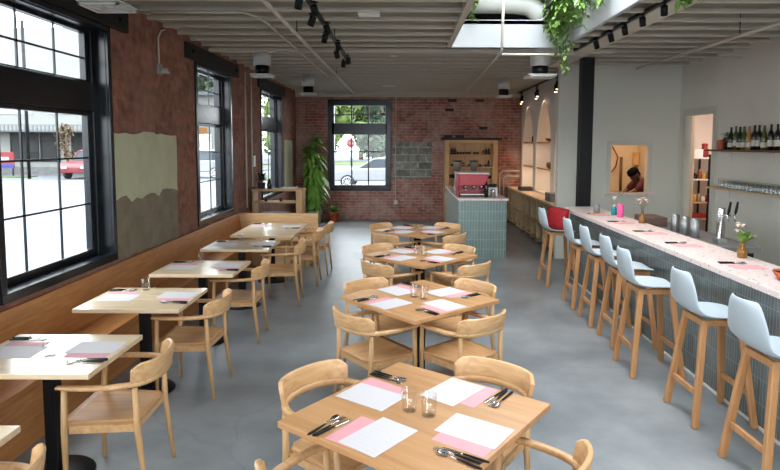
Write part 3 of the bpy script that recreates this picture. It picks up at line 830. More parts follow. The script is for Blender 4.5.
# things on the bar
def bottle(name, label, cat, loc, prof, mat, extra=(), group=None, cap=None):
    r = thing(name, label, cat, loc, 0, group)
    MB().lathe(prof, n=18).obj('body', mat, r)
    for nme, pr, m in extra: MB().lathe(pr, n=18).obj(nme, m, r)
    return r
def flowers(name, label, loc, vase_mat, petals, leafm, seed, hh=.14, big=False):  # petals and leaves on thin stems
    rnd = random.Random(seed)
    r = thing(name, label, 'vase', loc)
    MB().lathe([(.030, 0), (.038, .004), (.040, .06), (.030, .085), (.018, .10), (.018, .125), (.021, .13)], n=18).obj('vase_body', vase_mat, r)
    st_ = MB(); pt = MB(); lf = MB()
    for k in range(4 if big else 9):
        a = rnd.uniform(0, 2*PI) if not big else rnd.uniform(2.2, 4.2); d = rnd.uniform(.02, .07); h = .13+hh*rnd.uniform(.6, 1)
        e = Vector((d*math.cos(a), d*math.sin(a), h)); st_.tube([(0, 0, .10), (e.x*.4, e.y*.4, h*.75), e], .0015, 5)
        for q in range(7): pt.leaf(e, (math.cos(q), math.sin(q), .7), .03, .02, .2)
        pt.sphere(e, .012, n=8, m=5)
        lf.leaf(e*.8, (math.cos(a+1), math.sin(a+1), .2), .05, .016)
    if big:
        for k in range(12):
            a = rnd.uniform(-2.4, 1.4); lf.leaf((0, 0, .12), (math.cos(a), math.sin(a), rnd.uniform(.8, 2)), rnd.uniform(.13, .19), .075, .25)
    st_.obj('stems', STEM, r); pt.obj('blossoms', petals, r, fix=False); lf.obj('leaves', leafm, r, fix=False)
    return r
bottle('tumbler_cup', 'grey cup standing at the far end of bar', 'cup', (2.64, 8.00, 1.05), [(.036, 0), (.040, .005), (.044, .115), (.040, .115), (.035, .02)], GREYP)
bottle('teal_bottle', 'small teal bottle between grey cup and pink bottle', 'bottle', (2.80, 7.80, 1.05), [(.036, 0), (.038, .004), (.038, .09), (.02, .11)], TEAL, [('cap', [(.018, .108), (.018, .135)], WHITE)])
bottle('clear_bottle', 'tall clear bottle with white top behind pink bottle', 'bottle', (2.86, 7.95, 1.05), [(.036, 0), (.038, .004), (.037, .16), (.015, .20)], TUMB, [('cap', [(.028, .195), (.028, .235)], LABELM)])
bottle('pink_bottle', 'bright pink flask on the far part of bar', 'bottle', (2.79, 7.55, 1.05), [(.038, 0), (.041, .004), (.041, .155), (.03, .165)], PINKB, [('cap', [(.018, .163), (.018, .18)], PINKB)])
B(-.10, .10, -.07, .07, 0, .012).obj('serving_board', CABW, None, bevel=.004, loc=(2.60, 7.90, 1.0515))
tag(bpy.data.objects['serving_board'], 'small wooden board on bar beneath the grey cup', 'board')
bpy.data.objects['tumbler_cup'].location = (2.60, 7.90, 1.0645)
flowers('flower_vase', 'cream flowers in amber vase beside the pink bottle', (2.84, 6.98, 1.05), AMBER, PETAL, STEM, 3, .17)
flowers('leafy_vase', 'amber vase with bright green leaves beside beer taps', (2.80, 4.83, 1.05), AMBER, PETAL, LEAFB, 5, .15, True)
r = thing('succulent_bowl', 'terracotta bowl of succulents on near part of bar', 'plant', (2.66, 4.02, 1.05))
MB().lathe([(.055, 0), (.065, .005), (.098, .055), (.102, .06), (.094, .06), (.088, .045)], n=28).obj('bowl', TERRA, r)
MB().lathe([(.001, .048), (.09, .048)], n=20).obj('soil', SOIL, r)
mb = MB(); rnd = random.Random(4)
for k in range(60):
    a = rnd.uniform(0, 2*PI); d = rnd.uniform(0, .08)
    mb.leaf((d*math.cos(a), d*math.sin(a), .048), (math.cos(a)*.6, math.sin(a)*.6, 1), .035, .014, 0)
mb.obj('leaves', plain('succulent', (120, 124, 66), .6, 0, .3, 40), r, fix=False)
tag(B(-.13, .13, -.20, .20, 0, .11).obj('wooden_box', plain('brown_box', (112, 84, 76), .7, 0, .1), None, bevel=.006, loc=(3.16, 6.75, .93)), 'flat brown wooden box behind the bar near cream flowers', 'box')
# back bar
t_ = thing('back_bar_cabinet', 'dark work cabinet with grey top standing behind the bar', 'cabinet', (3.3, 6.8, 0))
B(-.28, .24, -.90, .98, .08, .90).obj('cabinet_body', BLACK, t_, bevel=.004)
B(-.32, .28, -.95, 1.02, .90, .96).obj('worktop', plain('grey_worktop', (120, 120, 118), .4), t_, bevel=.004)
B(-.24, .22, -.86, .94, 0, .08).obj('plinth', BLACK, t_)
bpy.data.objects['wooden_box'].location = (3.18, 7.55, .9605)
t_ = thing('beer_tower', 'chrome beer tap tower with two black handles', 'tap', (3.42, 6.32, .9605))
MB().lathe([(.06, 0), (.06, .012), (.042, .02), (.042, .33), (.04, .345)], n=24).obj('tower', STEEL, t_)
for k, dx in enumerate((-.01, .065)):
    MB().tube([(dx, -.03, .27), (dx+.03, -.09, .27), (dx+.03, -.10, .21)], .011, 8).obj('spout', STEEL, t_)
    MB().tube([(dx+.03, -.09, .28), (dx+.04, -.09, .32), (dx+.055, -.09, .42)], [.008, .016, .011], 8).obj('tap_handle', BLACK, t_)
for k, (x, y, wd) in enumerate(((3.18, 6.86, 'left'), (3.20, 6.66, 'middle'), (3.21, 6.46, 'right'))):
    bottle('steel_canister', '%s one of three brushed steel canisters behind the bar' % wd, 'canister', (x, y, .9605), [(.045, 0), (.048, .004), (.047, .20), (.035, .215)], STEELR, group=None)
B(-.05, .05, -.06, .06, 0, .05).obj('glass_rinser', STEELR, None, bevel=.005, loc=(3.30, 6.10, .9605))
tag(bpy.data.objects['glass_rinser'], 'low steel rinser box beside the beer tower', 'rinser')

# ================================================================= RIGHT WALL SHELVES
def wall_shelf(name, label, y0, y1, z, mat, d=.20, th=.028):
    r = thing(name, label, 'shelf', (WR, (y0+y1)/2, z))
    h = (y1-y0)/2
    B(-d, -.001, -h, h, -th, 0).obj('shelf_board', mat, r, bevel=.003)
    k = -h+.35
    while k < h:
        MB().box(-d*.8, -.002, k-.012, k+.012, -th-.01, -th).box(-.016, -.002, k-.012, k+.012, -th-.15, -th).obj('bracket', WHITE, r); k += 1.0
    return r
SH1 = wall_shelf('bottle_shelf', 'upper wooden wall shelf carrying wine bottles', 6.2, 8.93, 1.915, wood('walnut', (120, 80, 56), (92, 58, 42), 1, .5))
SH2 = wall_shelf('glass_shelf', 'middle pale wall shelf holding upturned glasses', 6.2, 8.72, 1.375, PLY, d=.26)
SH3 = wall_shelf('small_shelf', 'short pale wall shelf at right picture edge', 5.6, 6.75, 1.02, PLY)
wine = [(.034, 0), (.037, .004), (.037, .19), (.030, .225), (.014, .255), (.0135, .31), (.0155, .312), (.0155, .325)]
burg = [(.038, 0), (.041, .004), (.041, .15), (.034, .20), (.016, .25), (.014, .30), (.0155, .302), (.0155, .315)]
protos = {}
def wbottle(kind, mat, lab, y, x=WR-.10):
    prof = wine if kind == 'b' else burg
    key = (kind, mat.name)
    if key not in protos:
        r = thing('wine_bottle', '', 'bottle'); MB().lathe(prof, n=18).obj('body', mat, r)
        MB().lathe([(prof[2][0]+.0008, .05 if kind == 'b' else .035), (prof[2][0]+.0008, .13 if kind == 'b' else .10)], n=18, cap=False).obj('paper_label', LABELM, r)
        protos[key] = Proto(r)
    protos[key].put((x, y, 1.915), 0, lab, 'wine bottles on the upper wall shelf')
bt = [('c', GREENG, 8.40, 'dark green wine bottle next to the terracotta jar'),
      ('b', OLIVE, 8.28, 'tallest olive green wine bottle left part of the shelf'),
      ('c', GREENG, 8.18, 'dark green bottle directly right of the tall olive bottle'),
      ('c', OLIVE, 8.08, 'pale shouldered olive bottle before the gap on wine shelf'),
      ('c', ROSE, 7.96, 'amber rose wine bottle in middle of the wine shelf'),
      ('b', BROWNG, 7.84, 'black wine bottle directly right of the rose bottle'),
      ('c', OLIVE, 7.63, 'short olive bottle ending the middle cluster'),
      ('b', BROWNG, 7.74, 'tall black wine bottle third in the middle cluster'),
      ('b', BROWNG, 7.49, 'left of two black wine bottles by right picture edge'),
      ('b', BROWNG, 7.36, 'right of two black wine bottles by right picture edge')]
for k_, m_, y_, l_ in bt: wbottle(k_, m_, l_, y_)
MB().lathe([(.04, 0), (.055, .01), (.062, .07), (.058, .13), (.042, .14)], n=20).obj('terracotta_jar', TERRA, None, loc=(WR-.10, 8.64, 1.9155))
tag(bpy.data.objects['terracotta_jar'], 'round orange terracotta jar at left end of wine shelf', 'jar')
mb = MB(); rnd = random.Random(8)
for k in range(50):
    a = rnd.uniform(0, 2*PI); mb.leaf((rnd.uniform(-.03, .03), rnd.uniform(-.03, .03), .08+rnd.uniform(0, .15)), (math.cos(a), math.sin(a), rnd.uniform(-.2, 1)), .07, .03)
r = thing('shelf_plant', 'dark leafy plant between terracotta jar and wine bottles', 'plant', (WR-.10, 8.51, 1.9155))
mb.obj('leaves', LEAFD, r, fix=False); MB().lathe([(.03, 0), (.038, .1), (.033, .1)], n=16).obj('pot', BLACK, r)
# glasses
def make_stemless():
    o = MB(); o.lathe([(.034, 0), (.038, .05), (.030, .10), (.001, .104)], n=12, cap=False); return tag(o.obj('drinking_glass', GLS), '', 'glass')
g = Proto(make_stemless()); yy = 8.42
while yy > 6.3:
    for row, x in enumerate((WR-.07, WR-.18)): g.put((x, yy, 1.3755), 0, 'upturned clear glass in the rows on the middle wall shelf', 'upturned glasses on the middle shelf')
    yy -= .086
r = thing('glass_rail', 'thin dark guard rail along the glasses on wall shelf', 'rail', (WR-.245, 7.35, 1.3755))
MB().tube([(0, -1.05, 0), (0, -1.05, .13), (0, 1.05, .13), (0, 1.05, 0)], .004, 6).obj('rail_bar', STEELR, r)
MB().lathe([(.03, 0), (.04, .07), (.035, .07)], n=16).obj('tiny_pot', TEAL, None, loc=(WR-.1, 6.55, 1.0205))
tag(bpy.data.objects['tiny_pot'], 'tiny teal pot on the short shelf by picture edge', 'pot')

# ================================================================= ESPRESSO COUNTER
t_ = thing('coffee_counter', 'free-standing coffee counter clad in green grey tiles', 'counter', (0, 0, 0))
B(.985, 1.795, 10.16, 13.2, 0, 1.01).obj('tiled_body', TILEX, t_)
B(.955, 1.825, 10.13, 13.22, 1.01, 1.045).obj('countertop', TERRZ, t_, bevel=.004)
B(.965, .985, 10.16, 13.2, 0, 1.01).obj('side_tiles', brickmat('lit_side_tile', 1, 2, ((140, 160, 156), (122, 144, 142)), (160, 174, 170), .05, .165, .004, offset=0, rough=.25, jitter=0), t_)  # same tile as the front, lighter colour paints in the light on this side
r = thing('espresso_machine', 'red espresso machine with white top on coffee counter', 'coffee machine', (1.22, 10.75, 1.0455))
MB().poly([(-.22, -.04, .05), (-.22, .24, .05), (-.22, .24, .40), (-.22, -.25, .40), (-.22, -.25, .20), (-.22, -.04, .20)], (.50, 0, 0)).obj('body', REDM, r, bevel=.008)
B(-.24, .32, -.24, .25, .40, .425).obj('cup_tray', WHITE, r, bevel=.008)
B(-.235, -.22, -.26, .25, .02, .40).obj('side_panel', REDM, r, bevel=.006); B(.28, .30, -.26, .25, .02, .40).obj('side_panel', REDM, r, bevel=.006)
B(-.2, .3, -.28, .1, .03, .055).obj('drip_tray', STEELR, r, bevel=.003)
for x in (-.1, .06, .2):
    MB().tube([(x, -.16, .21), (x, -.16, .14)], .03, 12).tube([(x, -.18, .15), (x, -.31, .13)], .011, 8).obj('group_head', STEEL, r)
MB().tube([(.32, -.1, .34), (.37, -.12, .34)], .03, 10).obj('steam_knob', BLACK, r)
for s in (-.2, .26): MB().box(s-.02, s+.02, -.18, -.14, 0, .05).box(s-.02, s+.02, .16, .2, 0, .05).obj('foot', BLACK, r)
def grinder(x, y, lab, mat):
    r = thing('coffee_grinder', lab, 'coffee grinder', (x, y, 1.0455))
    MB().box(-.06, .06, -.09, .09, 0, .03).box(-.05, .05, -.02, .08, .03, .42).obj('body', mat, r, bevel=.008)
    MB().lathe([(.05, .42), (.085, .58), (.08, .60)], n=18).obj('hopper', plain('hopper_glass', (120, 112, 100), .2), r)
    MB().lathe([(.085, .60), (.085, .62)], n=18).obj('lid', BLACK, r)
    MB().tube([(0, -.02, .30), (0, -.08, .27)], .02, 8).obj('spout', BLACK, r)
grinder(1.05, 11.35, 'left silver coffee grinder behind the red espresso machine', STEELR)
grinder(1.36, 11.35, 'right coffee grinder with dark lid behind the espresso machine', STEELR)
bottle('milk_jug', 'steel milk jug at right of espresso machine', 'jug', (1.60, 10.42, 1.0455), [(.04, 0), (.045, .004), (.04, .10), (.045, .14), (.042, .14), (.03, .02)], STEEL)
bottle('syrup_bottle', 'dark bottle between espresso machine and milk jug', 'bottle', (1.48, 10.45, 1.0455), wine[:4]+[(.012, .24), (.012, .27)], BROWNG)
r = thing('knock_box', 'black and steel knock box behind the milk jug', 'box', (1.62, 10.68, 1.0455)); B(-.09, .09, -.09, .09, 0, .16).obj('body', STEELR, r, bevel=.01); B(-.07, .07, -.07, .07, .16, .22).obj('insert', BLACK, r, bevel=.005)

# ================================================================= HUTCH at the back wall
HX0, HX1 = 1.05, 2.39
t_ = thing('bookcase', 'tall open wooden bookcase against the back brick wall', 'bookcase', (0, 0, 0))
yh0, yh1 = YB-.36, YB-.01
B(HX0, HX0+.12, yh0, yh1, 0, 2.08).obj('side_panel', CABZ, t_, bevel=.003); B(HX1-.12, HX1, yh0, yh1, 0, 2.08).obj('side_panel', CABZ, t_, bevel=.003)
B(HX0+.12, HX1-.12, yh0, yh1, 2.00, 2.08).obj('top_board', CABW, t_, bevel=.003); B(HX0+.12, HX1-.12, yh1-.02, yh1, 0, 2.0).obj('back_panel', CABZ, t_)
SHZ = [1.72, 1.41, 1.12, .80, .42]
for z in SHZ: B(HX0+.12, HX1-.12, yh0+.01, yh1-.02, z-.03, z).obj('shelf', CABW, t_, bevel=.002)
tag(B(HX0-.08, HX1+.10, yh0-.02, yh1, 2.081, 2.14).obj('dark_plank', DARKWX, bevel=.004), 'dark plank lying on top of the wooden bookcase', 'plank')
rnd = random.Random(11); prs = []
jar = thing('storage_jar', '', 'jar'); MB().lathe([(.032, 0), (.036, .005), (.036, .075), (.026, .09)], n=12).obj('body', COPPER, jar); MB().lathe([(.027, .09), (.027, .105)], n=12).obj('lid', BLACK, jar)
cup = thing('stacked_cup', '', 'cup'); MB().lathe([(.022, 0), (.036, .06), (.033, .06), (.02, .01)], n=12).obj('body', plain('dark_cup', (78, 56, 44), .4), cup)
btl = thing('small_bottle', '', 'bottle'); MB().lathe([(.03, 0), (.032, .005), (.032, .10), (.013, .14), (.013, .17)], n=12).obj('body', BROWNG, btl)
tin = thing('tea_tin', '', 'tin'); MB().lathe([(.038, 0), (.038, .11), (.036, .115)], n=14).obj('body', LABELM, tin)
box = thing('dark_box', '', 'box'); B(-.07, .07, -.06, .06, 0, .09).obj('body', plain('dark_card', (44, 32, 28), .7), box, bevel=.004)
PR = {'jar': Proto(jar), 'cup': Proto(cup), 'bottle': Proto(btl), 'tin': Proto(tin), 'box': Proto(box)}
rows = {0: 'top', 1: 'second', 2: 'third', 3: 'fourth'}
pat = {0: 'bbccccc_cc_jbb', 1: 'c_ccj_ccbjc_cb', 2: 'xx_jt_b_t_tcc_', 3: 'jx__tt_cc_jjc_'}
for rr, s in pat.items():
    cnt = {}
    for i, ch in enumerate(s):
        if ch == '_': continue
        nme = {'b': 'bottle', 'c': 'cup', 'j': 'jar', 't': 'tin', 'x': 'box'}[ch]
        xx = HX0+.20+i*.0715
        side = 'left end' if i < 3 else 'left half' if i < 7 else 'right half' if i < 11 else 'right end'
        des = {'bottle': 'small dark bottle', 'cup': 'small brown cup', 'jar': 'copper coloured jar', 'tin': 'pale tea tin', 'box': 'flat dark box'}[nme]
        PR[nme].put((xx, yh0+.12 if nme != 'box' else yh0+.12, SHZ[rr]+.0005), 0, '%s at the %s of %s bookcase shelf' % (des, side, rows[rr]), '%s group at %s of %s bookcase shelf' % (des, side, rows[rr]))

# ================================================================= ARCH WALL CONTENT
t_ = thing('arch_counter', 'long low wooden counter with open cubbies below the lit arches', 'counter', (0, 0, 0))
B(2.68, 3.05, 10.32, 15.28, .86, .90).obj('countertop', PLY, t_, bevel=.004)
mb = MB()
B(3.02, 3.045, 10.32, 15.28, 0, .86).obj('back_panel', CABZ, t_)
yy = 10.36
ups = []
while yy < 15.3: ups.append(yy); yy += .545
for yy in ups: B(2.72, 3.02, yy-.018, yy+.018, .0, .86).obj('upright', PLY, t_)
B(2.72, 3.02, 10.36, 15.26, .42, .45).obj('shelf', PLY, t_); B(2.72, 3.02, 10.36, 15.26, .06, .09).obj('shelf', PLY, t_)
rnd = random.Random(21)
for i, yy in enumerate(ups[:-1]):
    for k in range(3):
        for z in (.4505, .0905):
            if rnd.random() < .6: PR['bottle'].put((2.84, yy+.12+.13*k, z), 0, 'small dark bottle stored in the cubbies below the arches', 'bottles in the counter cubbies')
for i, (a, b) in enumerate(arches):
    wd = ('farthest', 'middle', 'nearest')[i]
    for z, lv in ((1.46, 'lower'), (2.04, 'upper')):
        tag(B(AX+.02, AX+.325, a+.004, b-.004, z-.03, z).obj('niche_shelf', CABW, bevel=.002), '%s wooden shelf inside the %s lit arch' % (lv, wd), 'shelf')
for k, (y, h, lab) in enumerate(((14.25, 1.0, 'tall dark bottle on upper shelf of farthest arch'), (14.38, .8, 'shorter dark bottle on upper shelf of farthest arch'))):
    PR['bottle'].put((AX+.12, y, 2.0405), 0, lab); 
for o in list(bpy.data.objects):
    if o.get('label', '').endswith('upper shelf of farthest arch'): o.scale = (1.7, 1.7, 1.7 if 'tall' in o['label'] else 1.2)
bottle('copper_bowl', 'copper coloured bowl on upper shelf of middle arch', 'bowl', (AX+.13, 12.85, 2.0405), [(.04, 0), (.09, .04), (.10, .07), (.095, .07), (.04, .015)], COPPER)
r = thing('ceramic_pitcher', 'orange ceramic pitcher on upper shelf of middle arch', 'pitcher', (AX+.14, 12.55, 2.0405))
MB().lathe([(.04, 0), (.055, .06), (.04, .12), (.025, .19), (.032, .22), (.028, .22)], n=16).obj('body', ROSE, r); MB().tube([(0, .03, .19), (0, .08, .17), (0, .08, .10), (0, .05, .07)], .007, 8).obj('handle', ROSE, r)
r = thing('framed_print', 'dark framed print leaning in the farthest arch', 'picture', (AX+.20, 14.6, 1.4605))
B(0, .02, -.20, .20, 0, .30).obj('frame', BLACK, r, bevel=.003); B(-.003, 0, -.17, .17, .03, .27).obj('print', ARTW, r)
PR['bottle'].put((AX+.12, 14.28, 1.4605), 0, 'dark bottle beside the framed print'); PR['jar'].put((AX+.12, 14.15, 1.4605), 0, 'copper jar beside the framed print')
r = thing('wicker_basket', 'round wicker basket on lower shelf of middle arch', 'basket', (AX+.14, 12.72, 1.4605))
MB().lathe([(.07, 0), (.11, .05), (.105, .12), (.09, .14), (.085, .14)], n=20).obj('body', BASKET, r); MB().tube([(0, -.09, .13), (0, -.05, .22), (0, .05, .22), (0, .09, .13)], .006, 8).obj('handle', BASKET, r)
tag(B(-.14, .14, -.17, .17, 0, .09).obj('record_box', plain('grey_box', (60, 54, 50), .6, 0, .1), None, bevel=.004, loc=(2.88, 13.9, .9005)), 'dark grey box on arch counter below the framed print', 'box')
tag(B(-.12, .12, -.2, .2, 0, .16).obj('crate', BOOKM, None, bevel=.004, loc=(2.88, 11.25, .9005)), 'grey crate on arch counter beneath the nearest arch', 'crate')
tag(B(-.1, .1, -.1, .1, 0, .22).obj('speaker_box', BLACK, None, bevel=.006, loc=(2.90, 10.75, .9005)), 'small black speaker on arch counter next to the end wall', 'speaker')
# wall spots above arches
for y, wd in ((14.45, 'farthest'), (12.82, 'middle'), (11.17, 'nearest')):
    r = thing('arch_spotlight', 'black double spotlight above the %s lit arch' % wd, 'spotlight', (2.86, y, 3.02))
    MB().tube([(0, .05, -.06), (0, .05, .08)], .032, 14).obj('lamp_body', BLACK, r); MB().tube([(0, -.07, -.02), (0, -.07, .12)], .032, 14).obj('lamp_body', BLACK, r)
    MB().tube([(0, .05, -.066), (0, .05, -.061)], .026, 14).obj('lens', BULBW, r); MB().tube([(0, -.07, -.026), (0, -.07, -.021)], .026, 14).obj('lens', BULBW, r)
    MB().tube([(0, -.1, .2), (0, .1, .2)], .012, 8).tube([(0, .05, .08), (0, .05, .2)], .008, 8).tube([(0, -.07, .12), (0, -.07, .2)], .008, 8).obj('bracket', BLACK, r)
tag(B(2.84, 2.88, 10.2, 15.1, 3.235, 3.26).obj('track_rail', BLACK), 'thin black lighting rail above the arch wall', 'track')
# conduit at the right end of the back wall
tag(MB().tube([(2.50, YB-.04, 0), (2.50, YB-.04, 1.22), (2.58, YB-.04, 1.30), (3.0, YB-.04, 1.30)], .018, 8).tube([(2.60, YB-.04, 0), (2.60, YB-.04, 1.1), (2.66, YB-.04, 1.16), (3.0, YB-.04, 1.16)], .018, 8).obj('conduit_pair', PIPE), 'bent pair of conduits right of the bookcase', 'pipe')
t_ = thing('wall_conduit', 'thin conduit with outlet box beside the back window', 'conduit', (-.18, YB-.02, 0))
MB().tube([(0, 0, .52), (0, 0, 3.17)], .011, 8).obj('pipe', PIPE, t_); B(-.05, .05, -.03, .01, .42, .53).obj('outlet_box', STEELR, t_, bevel=.005)

# ================================================================= SIDEBOARD, PLANTS at the back left
t_ = thing('sideboard', 'low open wooden sideboard behind the banquette end panel', 'sideboard', (-2.25, 10.75, 0))
B(-.46, .46, -.19, .19, 1.125, 1.16).obj('top_board', CABW, t_, bevel=.004)
for s in (-1, 1): B(s*.45-.025 if s > 0 else -.45, .45 if s > 0 else -.425, -.175, .175, 0, 1.125).obj('side_panel', CABZ, t_, bevel=.003)
B(.335, .425, -.175, -.155, 0, 1.125).obj('face_post', CABZ, t_); B(-.425, .425, .155, .175, .3, .64).obj('back_panel', CABW, t_)
for z in (.93, .66, .3): B(-.425, .425, -.17, .155, z-.02, z).obj('shelf', CABW, t_)
rnd = random.Random(2)
r = thing('dark_houseplant', 'dark leafy plant on top of the sideboard', 'plant', (-2.56, 10.72, 1.1605))
MB().lathe([(.05, 0), (.06, .01), (.07, .11), (.062, .11), (.05, .09)], n=18).obj('pot', plain('dark_pot', (58, 54, 52), .6), r)
mb = MB()
for k in range(38):
    a = rnd.uniform(0, 2*PI); mb.leaf((rnd.uniform(-.04, .04), rnd.uniform(-.04, .04), .12+rnd.uniform(0, .10)), (math.cos(a), math.sin(a), rnd.uniform(.3, 1.6)), rnd.uniform(.1, .17), .06)
mb.obj('leaves', LEAFD, r, fix=False); MB().tube([(0, 0, .09), (0, 0, .2)], .01, 6).obj('stem', STEM, r)
bottle('dark_vase', 'dark slender vase on sideboard beside the leafy plant', 'vase', (-2.41, 10.68, 1.1605), [(.035, 0), (.04, .01), (.045, .08), (.03, .14), (.02, .17), (.024, .19)], BROWNG)
for k, (x, lab) in enumerate(((-.22, 'small brown cup on left of sideboard upper shelf'), (.05, 'small brown cup on middle of sideboard upper shelf'))):
    PR['cup'].put((-2.25+x, 10.66, .9305), 0, lab)
tag(B(-.14, .14, -.1, .1, 0, .03).obj('book', LABELM, None, bevel=.003, loc=(-2.05, 10.72, 1.1605)), 'white book lying on right side of the sideboard top', 'book')
tag(B(-.25, .25, -.12, .12, 0, .07).obj('folded_linen', BOOKM, None, bevel=.01, loc=(-2.3, 10.72, .6605)), 'grey folded linen on lower shelf of sideboard', 'linen')
r = thing('tall_houseplant', 'tall drooping green houseplant in white pot in back corner', 'plant', (-2.2, 14.75, 0))
MB().lathe([(.13, 0), (.15, .01), (.175, .31), (.18, .32), (.165, .32), (.155, .28)], n=28).obj('pot', POTW, r); MB().lathe([(.001, .285), (.158, .285)], n=20).obj('soil', SOIL, r)
stm = MB(); lf = MB(); rnd = random.Random(14)
for k in range(9):
    a = rnd.uniform(0, 2*PI); rr_ = rnd.uniform(.1, .36); h = rnd.uniform(.8, 2.1)
    if k < 2: rr_ = .12; h = 2.15
    top = Vector((rr_*math.cos(a)*.9, rr_*math.sin(a)*.6, h)); mid = Vector((top.x*.3, top.y*.3, h*.55))
    stm.tube([(0, 0, .28), mid, top], [.012, .01, .006], 6)
    for q in range(46):
        t = rnd.uniform(.25, 1.02); c = mid.lerp(top, (t-.45)/.55) if t > .45 else Vector((0, 0, .28)).lerp(mid, t/.45)
        b_ = rnd.uniform(0, 2*PI)
        lf.leaf(c, (math.cos(b_), math.sin(b_), rnd.uniform(-.1, .6)), rnd.uniform(.2, .34), rnd.uniform(.09, .14), rnd.uniform(.5, 1.1))
stm.obj('stems', TRUNKM, r); lf.obj('leaves', LEAF, r, fix=False)
r = thing('potted_fern', 'small bushy plant in orange terracotta pot below back window', 'plant', (-1.74, 14.95, 0))
MB().lathe([(.085, 0), (.095, .01), (.125, .20), (.14, .205), (.14, .25), (.125, .25), (.115, .21)], n=26).obj('pot', TERRA, r); MB().lathe([(.001, .22), (.118, .22)], n=20).obj('soil', SOIL, r)
mb = MB()
for k in range(130):
    a = rnd.uniform(0, 2*PI); d = rnd.uniform(0, .1); mb.leaf((d*math.cos(a), d*math.sin(a), .22+rnd.uniform(0, .14)), (math.cos(a), math.sin(a), rnd.uniform(.3, 2)), rnd.uniform(.08, .16), .03, .4)
mb.obj('leaves', LEAF, r, fix=False)

# ================================================================= CEILING FITTINGS
def diffuser(x, y, z, lab, hz=ZC, s=.30, rad=.125):
    r = thing('air_diffuser', lab, 'air vent', (x, y, z))
    MB().lathe([(rad, .16), (rad, hz-z+.02)], n=28).obj('duct', DUCT, r)
    MB().lathe([(rad*.8, .03), (rad*.8, .16)], n=24).obj('collar', BLACK, r)
    mb = MB(); 
    for k in range(4):
        h = s/2-.035*k; zz = .006*k
        mb.box(-h, h, -h, -h+.022, zz, zz+.012).box(-h, h, h-.022, h, zz, zz+.012).box(-h, -h+.022, -h, h, zz, zz+.012).box(h-.022, h, -h, h, zz, zz+.012)
    mb.box(-s/2, s/2, -s/2, s/2, .022, .034)
    mb.obj('grille', WHITE, r)
diffuser(-2.16, 4.42, 2.95, 'square ceiling diffuser above the big front window')
diffuser(-2.03, 8.65, 2.93, 'ceiling diffuser on round duct near the second left window')
diffuser(-1.86, 11.75, 2.93, 'ceiling diffuser on round duct near the tall houseplant')
diffuser(2.05, 12.2, 2.93, 'ceiling diffuser on round duct near the lit arches')
diffuser(1.96, 8.60, 2.93, 'ceiling diffuser hanging from the big duct behind white fascia', hz=3.72, s=.40, rad=.14)
tag(MB().tube([(.3, 8.60, 3.97), (1.55, 8.60, 3.97), (1.78, 8.60, 3.94), (1.92, 8.60, 3.84), (1.96, 8.60, 3.735)], .14, 20).obj('air_duct', DUCT), 'large round grey duct curving down inside the ceiling opening', 'duct')
tag(MB().tube([(1.0, 6.5, 3.98), (1.0, 11.2, 3.98)], .05, 12).obj('upper_pipe', PIPE), 'thinner pipe running inside the raised ceiling opening', 'pipe')
def pipe(name, pts, lab, r_=.018, mat=PIPE):
    return tag(MB().tube(pts, r_, 8).obj(name, mat), lab, 'pipe')
pipe('sprinkler_pipe', [(-1.20, 1.0, 3.2), (-1.20, 14.6, 3.2)], 'long straight grey pipe under ceiling left of the black track', .02)
pipe('bent_conduit', [(-2.7, 6.02, 3.275), (-1.6, 6.02, 3.275), (-1.48, 6.2, 3.26), (-1.45, 6.5, 3.25), (-1.43, 11.6, 3.25)], 'thin bent conduit under ceiling beside the left diffusers', .012)
pipe('cross_pipe', [(-1.9, 14.6, 3.2), (2.9, 14.6, 3.2)], 'grey pipe running across the ceiling in front of back wall', .022)
pipe('drop_pipe', [(1.28, 7.7, 4.3), (1.26, 7.7, 3.2), (1.27, 7.85, 3.16), (1.46, 14.3, 3.18)], 'pale pipe dropping through the ceiling opening past the white fascia', .018)
pipe('side_pipe', [(1.3, 7.95, 3.16), (2.4, 7.95, 3.16)], 'short grey pipe crossing below the white fascia', .014)
pipe('bar_pipe', [(3.62, 3.0, 3.15), (3.62, 9.3, 3.15)], 'grey pipe under the ceiling above the back bar', .022)
pipe('branch_pipe', [(3.62, 8.2, 3.17), (4.6, 8.2, 3.17)], 'short branch pipe above the pantry doorway', .012)
for (x, y, z) in ((-1.20, 6.8, 3.2), (3.62, 6.5, 3.15), (-1.2, 10.8, 3.2)):
    tag(MB().tube([(x, y, z+.02), (x, y, ZC+.1)], .006, 6).obj('pipe_hanger', BLACK), 'thin hanger rod holding a grey ceiling pipe', 'hanger', 'pipe hangers')
# left track
t_ = thing('track_rail_left', '', 'track')
t_.name = 'lighting_track'; t_['label'] = 'black lighting track under ceiling left of centre'
B(-.815, -.775, 2.0, 8.95, 3.16, 3.19).obj('rail', BLACK, t_)
for y in (3, 5, 7, 8.6): MB().tube([(-.795, y, 3.19), (-.795, y, ZC+.05)], .006, 6).obj('suspension', BLACK, t_)
def make_head():
    r = thing('track_spotlight', '', 'spotlight')
    MB().tube([(0, 0, 0), (0, 0, -.04)], .009, 8).box(-.02, .02, -.03, .03, -.012, 0).obj('arm', BLACK, r)
    m = Matrix.Translation((0, 0, -.078)) @ Euler((R(28), 0, 0)).to_matrix().to_4x4()
    mb = MB(); mb.lathe([(.034, -.048), (.038, -.05), (.038, .045), (.030, .05)], n=16)
    bmesh.ops.transform(mb.bm, matrix=m, verts=mb.bm.verts); mb.obj('lamp_head', BLACK, r)
    mb = MB(); mb.lathe([(.001, -.047), (.030, -.047)], n=16); bmesh.ops.transform(mb.bm, matrix=m, verts=mb.bm.verts); mb.obj('lens', BULB, r)
    return r
hd = Proto(make_head()); hd.root.scale = (.85, .85, .9)
